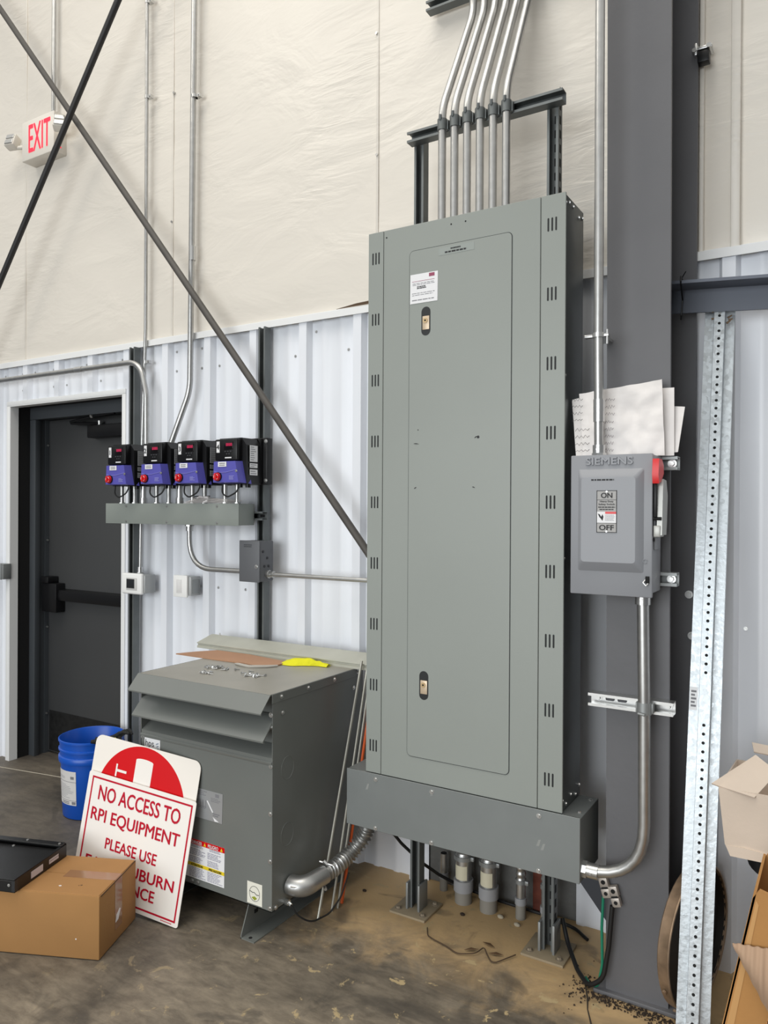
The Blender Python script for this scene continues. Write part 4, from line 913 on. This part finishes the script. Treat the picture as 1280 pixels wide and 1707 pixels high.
# things lying on top of the transformer
TZ = FZ1+.0008
t = thing('metal_channel', 'long galvanized metal channel lying along the back of the transformer top', 'metal channel', (-2.1, -.17, TZ))
mb = MB(); x0_, x1_ = -2.640, -1.60
pr = [(-.205, .896), (-.205, .905), (-.199, .908), (-.199, .914), (-.206, .917), (-.206, .921), (-.110, .946), (-.100, .946), (-.100, .896), (-.103, .896), (-.103, .940), (-.195, .918), (-.195, .896)]
mb.prism(pr, 'yz', x0_, x1_); mb.build('channel', mat('aged_galvanized', srgb(186, 186, 174), .55, .25, var=.06), t)
mb = MB(); mb.cyl((-2.585, -.11, .944), (-2.585, -.11, .957), .003); mb.build('screw', BRIGHT, t)
mb = MB(); P = [(-2.590, -.385), (-2.545, -.30), (-2.49, -.225), (-2.30, -.222), (-2.04, -.262), (-2.045, -.33), (-2.110, -.395), (-2.20, -.38), (-2.35, -.385)]
mb.prism(P, 'xy', TZ+.001, TZ+.006); tag(mb.build('cardboard_sheet', CARD2), 'torn brown cardboard sheet lying on the transformer top by the metal channel', 'cardboard')
mb = MB(); vs = []; nA, nB = 16, 9; random.seed(3)
for i in range(nA):
    for j in range(nB):
        u, v = i/(nA-1), j/(nB-1); x = -2.055+.20*u; wv = (.028+.020*math.sin(u*5+.6)+.008*MN.noise(V((u*5, 2, 0)))); yv = -.268+.035*u+(v-.5)*2*wv
        h = (.020+.012*MN.noise(V((u*6, v*4, 1))))*math.sin(pi*min(1, max(0, v)))*(.5+.8*math.sin(pi*u)); vs.append((x, yv, TZ+.002+max(0, h)))
fs = [(i*nB+j, (i+1)*nB+j, (i+1)*nB+j+1, i*nB+j+1) for i in range(nA-1) for j in range(nB-1)]
mb.add(vs, fs, True); mb.add([(a, b, TZ+.001) for a, b, c in vs], [f[::-1] for f in fs]); tag(mb.build('yellow_rag', YEL, angle=80), 'crumpled bright yellow rag on the transformer top, tucked under the metal channel', 'rag')
t = thing('plastic_wrap', 'clear strip of plastic wrap along the cardboard edge on the transformer top', 'plastic wrap', (-2.13, -.41, TZ))
mb = MB(); mb.tube([(-2.215, -.405, TZ+.004), (-2.19, -.415, TZ+.006), (-2.12, -.425, TZ+.005), (-2.06, -.385, TZ+.006), (-2.035, -.345, TZ+.005)], [.003, .006, .007, .006, .004], n=8); mb.build('film', mat('cloudy_film', srgb(176, 172, 164), .2), t)
# loose screws
sc = thing('screw', 'small shiny screw lying loose in the scatter of screws on the transformer top', 'screw', (-2.2, -.5, TZ), 0, 'loose screws on the transformer')
mb = MB(); mb.cyl((-2.2, -.5, TZ+.0055), (-2.196, -.5, TZ+.0050), .0055, .0050, n=8); mb.cyl((-2.196, -.5, TZ+.0045), (-2.178, -.5, TZ+.0030), .0024, .0016, n=8)
mb.build('screw_body', BRIGHT, sc)
random.seed(11); spots = []
for cx, cy, rx, ry, k in ((-2.235, -.515, .045, .014, 13), (-2.19, -.50, .03, .014, 7), (-2.205, -.600, .030, .020, 9), (-2.025, -.545, .040, .022, 14), (-1.985, -.535, .020, .016, 5)):
    for _ in range(k): spots.append((random.gauss(cx, rx*.6), random.gauss(cy, ry*.7)))
for k, (x, y_) in enumerate(spots):
    c = sc if k == 0 else copy_tree(sc)
    c.location = (x, y_, TZ+(.004 if k % 6 == 5 else 0)); c.rotation_euler = (0, 0, random.uniform(0, 6.28))
# rods leaning between the transformer and the panel
def rod(label, p0, p1, r, m, name='metal_rod', cat='rod', group='rods leaning beside the transformer'):
    mb = MB(); mb.cyl(p0, p1, r, n=10); return tag(mb.build(name, m), label, cat, group)
ROD = mat('rod_zinc', srgb(170, 168, 158), .4, .5)
rod('thin metal rod leaning beside the transformer, nearest the camera of the three', (-1.714, -.49, 0), (-1.702, -.214, .935), .0055, ROD)
rod('thin metal rod with white tip, middle of the three beside the transformer', (-1.702, -.418, 0), (-1.672, -.214, .930), .0052, ROD)
rod('thin metal rod leaning beside the transformer, closest to the orange rod', (-1.697, -.385, 0), (-1.655, -.214, .925), .0048, ROD)
rod('orange rod leaning behind the flexible conduit between transformer and panel', (-1.705, -.345, 0), (-1.635, -.214, .930), .0062, ORANGE)

# ================================================================== SIGNS
def frame(o, xr, ur): return V(o), V(xr), V(ur)
SBR, SX, SU = V((-2.112, -.8241, 0)), V((.98805, .12806, -.08573)), V((.06724, .14231, .98754)); SN = SX.cross(SU); SW, SH = .5297, .461
S0 = SBR-SX*SW
def splate(name, parent, m, poly, off, th):
    mb = MB(); n = len(poly); vs = [S0+SX*a+SU*b+SN*off for a, b in poly]+[S0+SX*a+SU*b+SN*(off-th) for a, b in poly]
    mb.add(vs, [(i, (i+1) % n, n+(i+1) % n, n+i) for i in range(n)]); mb.add(vs[:n], [list(range(n))]); mb.add(vs[n:], [list(range(n))[::-1]])
    return mb.build(name, m, parent)
t = thing('sign_board', 'white sign with red lettering NO ACCESS TO, leaning in front of the transformer', 'sign', tuple(SBR-SX*SW/2), 0)
splate('board', t, SIGNW, rrect(0, SW, .002, SH, .010), .0, .0025)
mb = MB(); o = .0004
for a0, a1, b0, b1 in ((.020, .516, .438, .445), (.020, .516, .017, .024), (.020, .027, .0241, .4379), (.509, .516, .0241, .4379)):
    mb.add([S0+SX*a+SU*b+SN*o for a, b in ((a0, b0), (a1, b0), (a1, b1), (a0, b1))], [(0, 1, 2, 3)])
mb.build('border', CRIM, t)
mb = MB()
for s_, a, b, w_, h_ in (('NO ACCESS TO', .064, .361, .403, .0560), ('RPI EQUIPMENT', .043, .273, .436, .0560), ('PLEASE USE', .137, .189, .252, .0415), ('EAST', .052, .108, .150, .0400), ('AUBURN', .232, .118, .253, .0415), ('ENTRANCE', .119, .056, .286, .0415)):
    mb = MB(); mb.text(s_, S0+SX*a+SU*b, SX, SU, w=w_, h=h_, depth=.0005, bold=.020); mb.build('text_line', CRIM, t)
mb = MB(); [mb.add([S0+SX*(.450+k*.0065+a)+SU*(.0085+b)+SN*.0004 for a, b in ((0, 0), (.005, 0), (.005, .0035), (0, .0035))], [(0, 1, 2, 3)]) for k in range(8)]
mb.build('fine_print', CRIM, t)
t = thing('sign_board', 'white sign with a red disc and white bar, standing behind the NO ACCESS sign', 'sign', tuple(SBR-SX*SW/2-SN*.012), 0)
OFF = -.012
splate('board', t, mat('reflective_sheet', srgb(240, 234, 226), .25, coat=.3), rrect(-.004, .517, .006, .604, .032), OFF, .0025)
cx_, cz_, rr_ = .254, .382, .219
splate('red_disc', t, RED, [(cx_+rr_*cos(RAD(a)), cz_+rr_*sin(RAD(a))) for a in range(0, 360, 4)], OFF+.0004, .0004)
bar = [(cx_+.042, cz_-.165), (cx_+.042, cz_+.165)]+[(cx_+.042*cos(RAD(a)), cz_+.165+.008*sin(RAD(a))) for a in range(20, 180, 20)]+[(cx_-.042, cz_+.165), (cx_-.042, cz_-.165)]
splate('white_bar', t, SIGNW, bar, OFF+.0008, .0004)
mb = MB(); mb.text('DO NOT', S0+SX*.174+SU*(cz_-.200)+SN*(OFF+.0002), SU, -SX, w=.328, h=.056, depth=.0006, bold=.01); mb.build('white_lettering', SIGNW, t); mb = MB(); mb.text('ENTER', S0+SX*.392+SU*(cz_-.070)+SN*(OFF+.0002), SU, -SX, w=.14, h=.056, depth=.0006, bold=.01)
mb.build('white_lettering', SIGNW, t)

# ================================================================== BUCKET
BX, BY_ = -3.322, -.262
t = thing('bucket', 'blue plastic bucket with a white label beside the door', 'bucket', (BX, BY_, 0))
mb = MB()
prof = [(0, .002), (.126, .002), (.130, .006), (.140, .262), (.148, .264), (.150, .270), (.150, .290), (.147, .294), (.1425, .296), (.1435, .318), (.150, .320), (.150, .327), (.1445, .330), (.146, .360), (.151, .362), (.151, .370), (.146, .372), (.143, .368), (.135, .20), (.126, .012), (0, .010)]
prof = [(r*1.07, z*1.05) for r, z in prof]; mb.lathe(prof, (BX, BY_, 0), 48); mb.build('shell', BUCK, t, angle=50)
mb = MB(); vs = []
a0, a1 = RAD(236), RAD(292)
for i in range(13):
    a = a0+(a1-a0)*i/12
    for z in (.075, .245): r = 1.07*(.130+.010*(z/.275))+.0014; vs.append((BX+r*cos(a), BY_+r*sin(a), z))
mb.add(vs, [(2*i, 2*i+2, 2*i+3, 2*i+1) for i in range(12)], True); bl = mb.build('label', mat('bucket_label', srgb(206, 204, 202), .5), t)
mb = MB()
def blab(a, b, z0_, z1_):
    vs = []; k = max(2, int((b-a)*12))
    for i in range(k+1):
        q = a0+(a1-a0)*(a+(b-a)*i/k)
        for z in (z0_, z1_): r = 1.07*(.130+.010*(z/.275))+.0020; vs.append((BX+r*cos(q), BY_+r*sin(q), z))
    mb.add(vs, [(2*i, 2*i+2, 2*i+3, 2*i+1) for i in range(k)], True)
blab(0, 1, .191, .193); blab(0, 1, .098, .100); blab(.78, .92, .206, .220); blab(.82, .97, .080, .094)
for z in (.088, .080): blab(.3, .7, z, z+.004)
mb.mi = 1
for z in (.205, .212): blab(.1, .5, z, z+.003)
for k in range(9): blab(.12, random.uniform(.5, .9), .110+k*.008, .113+k*.008)
mb.build('label_print', [INKG, mat('pale_print', srgb(168, 168, 170), .6)], bl)
mb = MB(); mb.tube([(BX+.164*cos(RAD(a)), BY_+.164*sin(RAD(a)), .315) for a in range(20, 200, 10)], .002, n=6); mb.build('wire_handle', mat('handle_wire', srgb(150, 152, 155), .4, .7), t)
t = thing('work_gloves', 'crumpled dark glove with yellow specks hanging on the right bucket rim', 'glove', (BX+.12, BY_+.02, .36))
mb = MB(); random.seed(5)
mb.tube([(BX+.160*cos(a), BY_+.160*sin(a), .397+.004*sin(a*5)) for a in (-.7, -.5, -.3, -.1, .1, .3, .5, .7, .9)], [.008, .014, .013, .016, .014, .017, .013, .014, .007], n=10)
for k in range(9):
    a = random.uniform(-.6, .8); p = V((BX+.160*cos(a)+random.uniform(-.008, .008), BY_+.160*sin(a), .392+random.uniform(0, .02))); q = p+V((random.uniform(.01, .06), random.uniform(-.05, .03), random.uniform(-.035, .01)))
    mb.tube([p, (p+q)/2+V((0, 0, .010)), q], [.009, .013, .006], n=8)
mb.build('dark_fabric', mat('glove_black', srgb(30, 30, 28), .8, bump=.5, bscale=80), t)
mb = MB()
for k in range(5): p = V((BX+.16+random.uniform(-.01, .04), BY_-.02+random.uniform(-.03, .02), .404+random.uniform(0, .008))); mb.tube([p, p+V((.008, -.01, .004)), p+V((.018, -.004, -.006))], .003, n=6)
mb.build('yellow_trim', mat('glove_yellow', srgb(190, 180, 80), .8), t)

# ================================================================== CARDBOARD BOX WITH BLACK TRAY
byaw = math.atan2(.152, .345); BXH = .222
t = thing('cardboard_box', 'closed brown cardboard box on the floor in front of the signs', 'cardboard box', (-2.188, -1.107, 0), byaw)
Wb = WM[t]
def lbox(name, m, parent, fn):
    mb = MB(); mb.T = Wb; fn(mb); return mb.build(name, m, parent)
L_, D_ = .66, .275
lbox('carton', CARD, t, lambda q: (q.box(-L_, 0, 0, D_, .003, BXH, .003, 2),))
lbox('top_flap', CARD, t, lambda q: (q.box(-L_+.004, -.003, .003, D_/2-.0012, BXH-.001, BXH+.0022, .001, 1), q.box(-L_+.004, -.003, D_/2+.0012, D_-.003, BXH-.001, BXH+.0022, .001, 1)))
lbox('tape', TAPE, t, lambda q: (q.box(-.20, -.002, D_/2-.026, D_/2+.026, BXH+.0022, BXH+.0028), q.box(-.002, .0008, D_/2-.026, D_/2+.026, .045, BXH+.002)))
def tornwhite(q):
    q.prism([(D_/2-.022, .072), (D_/2-.004, .076), (D_/2+.014, .105), (D_/2+.008, .110), (D_/2-.016, .096)], 'yz', .0008, .0022)
lbox('torn_label', LABEL, t, tornwhite)
def specks(q):
    q.prism([(-.178, .048), (-.172, .044), (-.166, .047), (-.170, .051)], 'xy', BXH+.0022, BXH+.0032)
    q.cyl((-.085, .0005, .070), (-.085, -.0006, .070), .0025, n=6)
lbox('white_speck', LABEL, t, specks)
lbox('printed_mark', mat('brown_print', srgb(96, 70, 46), .8), t, lambda q: (q.cyl((-.10, .062, BXH+.0022), (-.10, .062, BXH+.0026), .004, n=8), q.cyl((-.108, .059, BXH+.0022), (-.108, .059, BXH+.0026), .0025, n=8)))
lbox('edge_seam', mat('seam_dark', srgb(60, 44, 30), .9), t, lambda q: (q.tube([(.0006, .01, BXH-.004), (.0008, D_*.5, BXH-.002), (.0006, D_-.004, BXH+.001)], .0016, n=6),))
tyaw = math.atan2(.272, -.095)-pi/2
TT = M4.Translation((-2.449, -1.250, BXH+.003)) @ M4.Rotation(tyaw, 4, 'Z')
t = thing('metal_tray', 'shallow black metal tray with white stickers lying on the brown cardboard box', 'tray', tuple(TT.translation), tyaw)
def ltray(name, m, fn, parent=t):
    mb = MB(); mb.T = TT; fn(mb); return mb.build(name, m, parent)
TWd, TD, THh = .44, .290, .046
def tr(q):
    q.box(-TWd, 0, 0, TD, 0, .003, .001, 1); q.box(-.003, 0, 0, TD, 0, THh, .001, 1); q.box(-TWd, 0, 0, .003, 0, THh-.006, .001, 1); q.box(-TWd, -.0, TD-.003, TD, 0, THh+.004, .001, 1); q.box(-TWd, -TWd+.003, 0, TD, 0, THh)
    q.box(-TWd+.003, -.010, .012, TD-.03, THh-.012, THh-.008, .001, 1); q.box(-.014, 0, .0, TD, THh-.003, THh, .001, 1); q.box(-TWd, -.004, TD-.028, TD, THh, THh+.006, .001, 1)
ltray('tray_body', BLACKM, tr)
ltray('sticker', mat('tray_sticker', srgb(196, 188, 190), .5), lambda q: (q.box(.0002, .001, .085, .150, .010, .034),)); ltray('sticker', mat('tray_sticker', LABEL.diffuse_color), lambda q: (q.box(.0002, .001, .185, .240, .016, .024), q.box(.0002, .001, .185, .240, .026, .032), q.box(.0002, .0006, .185, .190, .016, .032)))
ltray('corner_bracket', mat('bracket_dark_gray', srgb(52, 53, 55), .4, .4), lambda q: (q.box(-.012, .0008, -.0008, .016, .004, THh-.004),))
ltray('screw', EMT, lambda q: (q.bolt((-.022, -.0008, .026), (0, -1, 0), .0035, .002), q.bolt((-.02, TD-.015, THh+.006), (0, 0, 1), .0035, .002), q.bolt((-.16, TD-.012, THh+.006), (0, 0, 1), .0035, .002), q.bolt((-.20, .25, THh-.008), (0, 0, 1), .004, .002)))

# ================================================================== RIGHT SIDE
# perforated post: hat section, leaning from the floor to the wall behind the girt
PB, PT = V((-.383, -.476, .003)), V((-.374, -.078, 2.245))
t = thing('perforated_post', 'tall galvanized perforated sign post leaning against the wall right of the column', 'post', tuple(PB))
ax = (PT-PB).normalized(); px_ = V((.990, .100, 0)); px_ = (px_-ax*px_.dot(ax)).normalized(); pn = px_.cross(ax); pn = pn if pn.y < 0 else -pn
def post_pts(pr, p): return [p+px_*a+pn*b for a, b in pr]
sec = [(-.046, 0), (-.017, 0), (-.013, .031), (.013, .031), (.017, 0), (.046, 0), (.046, .003), (.019, .003), (.016, .034), (-.016, .034), (-.019, .003), (-.046, .003)]
def post_piece(name, p0, p1, m, sc_=1.0, off=0.0):
    mb = MB(); n = len(sec); q = [(a*sc_, b+off) for a, b in sec]; vs = post_pts(q, p0)+post_pts(q, p1)
    mb.add(vs, [(i, (i+1) % n, n+(i+1) % n, n+i) for i in range(n)]); mb.add(vs[:n], [list(range(n))[::-1]]); mb.add(vs[n:], [list(range(n))]); return mb.build(name, m, t)
post_piece('channel', PB, PT, SPANG)
Lp = (PT-PB).length
post_piece('splice_channel', PB+ax*1.06, PB+ax*(Lp-.05), SPANG, .97, .0032)
HOLE = mat('hole_black', srgb(16, 17, 18), .8)
mb = MB(); k = 0; s_ = .02
while s_ < Lp-.03:
    if not (.93 < s_ < 1.06):
        c = PB+ax*s_+pn*(.0342+(.0032 if s_ > 1.06 else 0)); mb.add([c+px_*.0048*cos(a*pi/5)+ax*.0048*sin(a*pi/5) for a in range(10)], [list(range(10))])
    s_ += .0262
mb.build('hole', HOLE, t)['kind'] = 'stuff'
mb = MB(); c = PB+ax*.985+pn*.0034
mb.add([c+px_*a+ax*b for a, b in ((-.045, -.035), (-.022, -.035), (-.022, .035), (-.045, .035))], [(0, 1, 2, 3)]); st = mb.build('sticker', LABEL, t)
mb = MB()
for k in range(5): q = c+pn*.0004+ax*(-.025+k*.011); mb.add([q+px_*a+ax*b for a, b in ((-.041, 0), (-.026-.004*(k % 2), 0), (-.026-.004*(k % 2), .006), (-.041, .006))], [(0, 1, 2, 3)])
mb.build('sticker_print', INKG, st)
mb = MB(); c = PT-ax*.055+pn*.033; 
for k in range(7): q = c+px_*random.uniform(-.03, .03)+ax*random.uniform(-.03, .03); mb.tube([q, q+px_*.012+ax*random.uniform(-.01, .01)], [.004, .002], n=6)
mb.build('rusty_residue', RUST, t)

# round metal tub standing on edge between column and wall
tc_ = V((-.402, -.275, .222)); nrm = V((.97, -.24, 0)).normalized()
Rt = nrm.to_track_quat('Z', 'Y').to_matrix()
t = thing('metal_tub', 'round rusty metal tub with dark inside standing on edge behind the perforated post', 'tub', (tc_.x, tc_.y, 0))
mb = MB(); mb.lathe([(0, -.034), (.205, -.034), (.214, -.028), (.217, .0), (.220, .004), (.220, .008), (.214, .008), (.212, .0)], tc_, 48, Rt); mb.build('rim', RUST, t)
mb = MB(); mb.lathe([(.213, .004), (.209, -.020), (.0, -.024)], tc_, 40, Rt); mb.build('inside', mat('tub_black', srgb(26, 22, 20), .6), t)
for a in (205, 235):
    mb = MB(); d_ = Rt @ V((cos(RAD(a)), sin(RAD(a)), 0)); mb.cyl(tc_+d_*.219+nrm*-.012, tc_+d_*.226+nrm*-.012, .007, n=10); mb.build('rivet', RUST, t)
# stool with pale box
t = thing('stool', 'round black stool at the right edge carrying the pale torn box', 'stool', (-.075, -.33, 0))
mb = MB(); mb.lathe([(0, .572), (.172, .572), (.180, .566), (.180, .530), (.172, .524), (0, .524)], (-.075, -.33, 0), 40); mb.build('seat', mat('stool_black', srgb(26, 26, 28), .4), t)
for a in (20, 110, 200, 290):
    mb = MB(); mb.tube([(-.075+.11*cos(RAD(a)), -.33+.11*sin(RAD(a)), .526), (-.075+.16*cos(RAD(a)), -.33+.16*sin(RAD(a)), 0)], .011, n=10); mb.build('leg', EMT, t)
t = thing('cardboard_box', 'pale torn cardboard box with open flaps on the black stool', 'cardboard box', (-.13, -.33, .573))
mb = MB(); y0_, y1_ = -.455, -.205; th = .004
def quadbox(mb, A, B, C, D, th, n=None): mb.sheet([A, B, C, D], th, n)
quadbox(mb, (-.300, y0_, .600), (.055, y0_, .578), (.06, y0_, .762), (-.318, y0_, .762), th)          # front
quadbox(mb, (-.300, y0_, .600), (-.285, y1_, .600), (-.300, y1_, .775), (-.318, y0_, .762), th)       # left side
quadbox(mb, (-.285, y1_, .60), (.055, y1_, .60), (.06, y1_, .775), (-.300, y1_, .775), th)
quadbox(mb, (.055, y0_, .578), (.055, y1_, .578), (.06, y1_, .775), (.06, y0_, .762), th)
quadbox(mb, (-.282, y0_+.004, .577), (.055, y0_+.004, .577), (.055, y1_, .577), (-.275, y1_, .577), th, (0, 0, 1))
mb.sheet([(-.300, y0_, .600), (-.286, y0_-.012, .576), (-.20, y0_-.004, .574), (.055, y0_, .576), (.055, y0_, .580), (-.250, y0_-.004, .604)], th, (0, -1, 0))
mb.build('carton', CARD3, t)
mb = MB(); mb.sheet([(-.318, y0_, .763), (-.336, y0_-.015, .772), (-.235, y0_+.12, .835), (-.175, y0_+.10, .800), (-.225, y0_-.01, .752)], th, (0, -.5, .85)); mb.build('flap', CARD3, t)
mb = MB(); mb.sheet([(-.250, y1_-.02, .812), (-.258, y1_, .835), (.06, y1_+.02, .808), (.06, y1_-.03, .795)], th, (0, -.4, .9)); mb.build('flap', CARD3, t)
# big brown carton at the right edge
t = thing('cardboard_box', 'large torn brown carton with exposed corrugation, at the right edge on the floor', 'cardboard box', (-.05, -.70, 0))
mb = MB(); yb0, yb1 = -.80, -.56; th = .006
P0, P1, P2, P3 = (-.318, 0), (-.190, .648), (.25, .66), (.25, 0)
mb.prism([P0, (-.300, .09), (-.195, .625), (-.180, .648), (-.150, .640), P2, P3], 'xz', yb0, yb0+th)
mb.prism([P0, (-.300, .09), (-.195, .625), (-.180, .648), P2, P3], 'xz', yb1-th, yb1)
mb.sheet([(-.318, yb0, .0), (-.318, yb1, 0), (-.190, yb1, .640), (-.190, yb0, .640)], th); mb.box(.244, .25, yb0, yb1, 0, .66); mb.box(-.31, .25, yb0, yb1, 0, .006)
mb.build('carton', CARD4, t)
mb = MB(); mb.prism([(-.312, .0), (-.292, .09), (-.188, .62), (-.182, .61), (-.270, .10), (-.282, 0)], 'xz', yb0-.0012, yb0); mb.build('fold_crease', mat('card_crease', srgb(196, 150, 96), .85), t)
mb = MB(); vs = []; nx_, nz_ = 8, 90
for j in range(nz_+1):
    z = .03+(.36-.03)*j/nz_; xl = -.225+.20*(z-.03)+.006*MN.noise(V((z*40, 0, 0)))
    for i in range(nx_+1): x = xl+(.24-xl)*i/nx_; vs.append((x, yb0-.0015-.0012*(1+sin(z*2*pi/.0085)), z))
mb.add(vs, [(j*(nx_+1)+i, j*(nx_+1)+i+1, (j+1)*(nx_+1)+i+1, (j+1)*(nx_+1)+i) for j in range(nz_) for i in range(nx_)], True); mb.build('exposed_flutes', mat('flute_tan', srgb(186, 134, 82), .9), t)
mb = MB(); mb.tube([(-.222+.20*(.03+.33*k/30-.03)+.008*MN.noise(V((k*1.7, 2, 0))), yb0-.003, .03+.33*k/30) for k in range(31)], [.0022+.0012*MN.noise(V((k*2.1, 5, 0))) for k in range(31)], n=6); mb.build('torn_edge', mat('torn_edge_dark', srgb(84, 54, 28), .9), t)
mb = MB(); vs = []; ni, nj = 70, 8
for i in range(ni+1):
    u = i/ni
    for j in range(nj+1):
        v = j/nj; x = -.238+.26*u; zt = .508+.03*u; zb = zt-.004-.30*min(1, u*1.55)
        z = zt+(zb-zt)*v; vs.append((x, yb0-.012-.03*sin(pi*min(1, v*.9))*min(1, u*4)-.003*sin(u*2*pi*13), z))
fs = [(i*(nj+1)+j, (i+1)*(nj+1)+j, (i+1)*(nj+1)+j+1, i*(nj+1)+j+1) for i in range(ni) for j in range(nj)]
mb.add(vs, fs, True); mb.add([(a, b+.003, c) for a, b, c in vs], [f[::-1] for f in fs], True); mb.build('torn_flap', CARDI, t, angle=80)

# ================================================================== SMALL DEBRIS ON THE FLOOR
t = thing('dry_twig', 'dry curved twig with small leaves on the floor before the strut posts', 'twig', (-1.12, -.38, 0))
mb = MB(); mb.tube(bend([(-1.331, -.329, .004), (-1.305, -.375, .004), (-1.27, -.39, .006), (-1.219, -.400, .005), (-1.16, -.425, .006), (-1.105, -.395, .01), (-1.095, -.345, .012), (-1.075, -.37, .008), (-1.035, -.415, .005), (-.985, -.325, .008)], .04, 5), .0022, n=6); mb.build('stem', TWIG, t)
for x, y, a in ((-1.130, -.375, .6), (-1.045, -.355, .3), (-1.090, -.315, -.2)):
    mb = MB(); d_ = V((cos(a), sin(a), 0)); e_ = V((-sin(a), cos(a), 0)); c = V((x, y, .006)); mb.sheet([c-d_*.026, c-e_*.008+V((0, 0, .005)), c+d_*.026, c+e_*.008+V((0, 0, .003))], .0012, (0, 0, 1)); mb.build('leaf', LEAFM, t)
random.seed(21); mb = MB()
for k in range(420):
    u = random.random(); x = -.70+.27*u+random.gauss(0, .018); y = -.388-.012*u+random.gauss(0, .018)
    if y > -.378 and x > -.705: y = -.378-abs(random.gauss(0, .02))
    if k % 4 == 0: x = -.735+random.gauss(0, .03); y = -.37+random.gauss(0, .05)
    r = random.uniform(.0015, .005); c = V((x, y, r*.5)); mb.add([c+V((r, 0, 0)), c+V((-r, r*.6, 0)), c+V((-r*.4, -r, 0)), c+V((0, 0, r))], [(0, 1, 3), (1, 2, 3), (2, 0, 3), (0, 2, 1)])
tag(mb.build('soil_crumbs', SOIL), 'dark soil crumbs scattered at the column foot', 'soil', kind='stuff')
mb = MB(); mb.tube([(-.735, -.346, .001), (-.705, -.42, .001), (-.69, -.47, .001), (-.655, -.545, .001), (-.63, -.62, .001)], [.002, .003, .002, .003, .001], n=5); struct(mb.build('trim_6', mat('crack_dark', srgb(52, 46, 38), .9)))
for lb_, x, y, r, m_ in (('dark pebble on the dusty floor between the strut posts', -1.262, -.175, .008, SOIL), ('pale stone chip on the dusty floor beside the thin flexible stub', -1.055, -.135, .010, mat('pale_stone', srgb(170, 160, 140), .8)), ('pale stone chip on the dusty floor right of the thick conduit stubs', -1.130, -.115, .010, mat('pale_stone', LABEL.diffuse_color)), ('dark pebble on the floor left of the left strut post', -1.68, -.22, .007, SOIL)):
    b = bmesh.new(); bmesh.ops.create_icosphere(b, subdivisions=2, radius=r)
    for v in b.verts: v.co = V((x, y, r*.55))+V((v.co.x*1.3, v.co.y, v.co.z*.7))*(1+.25*MN.noise(v.co*90))
    mb = MB(); mb.bm(b, True); tag(mb.build('pebble', m_), lb_, 'pebble')
bpy.context.view_layer.update()
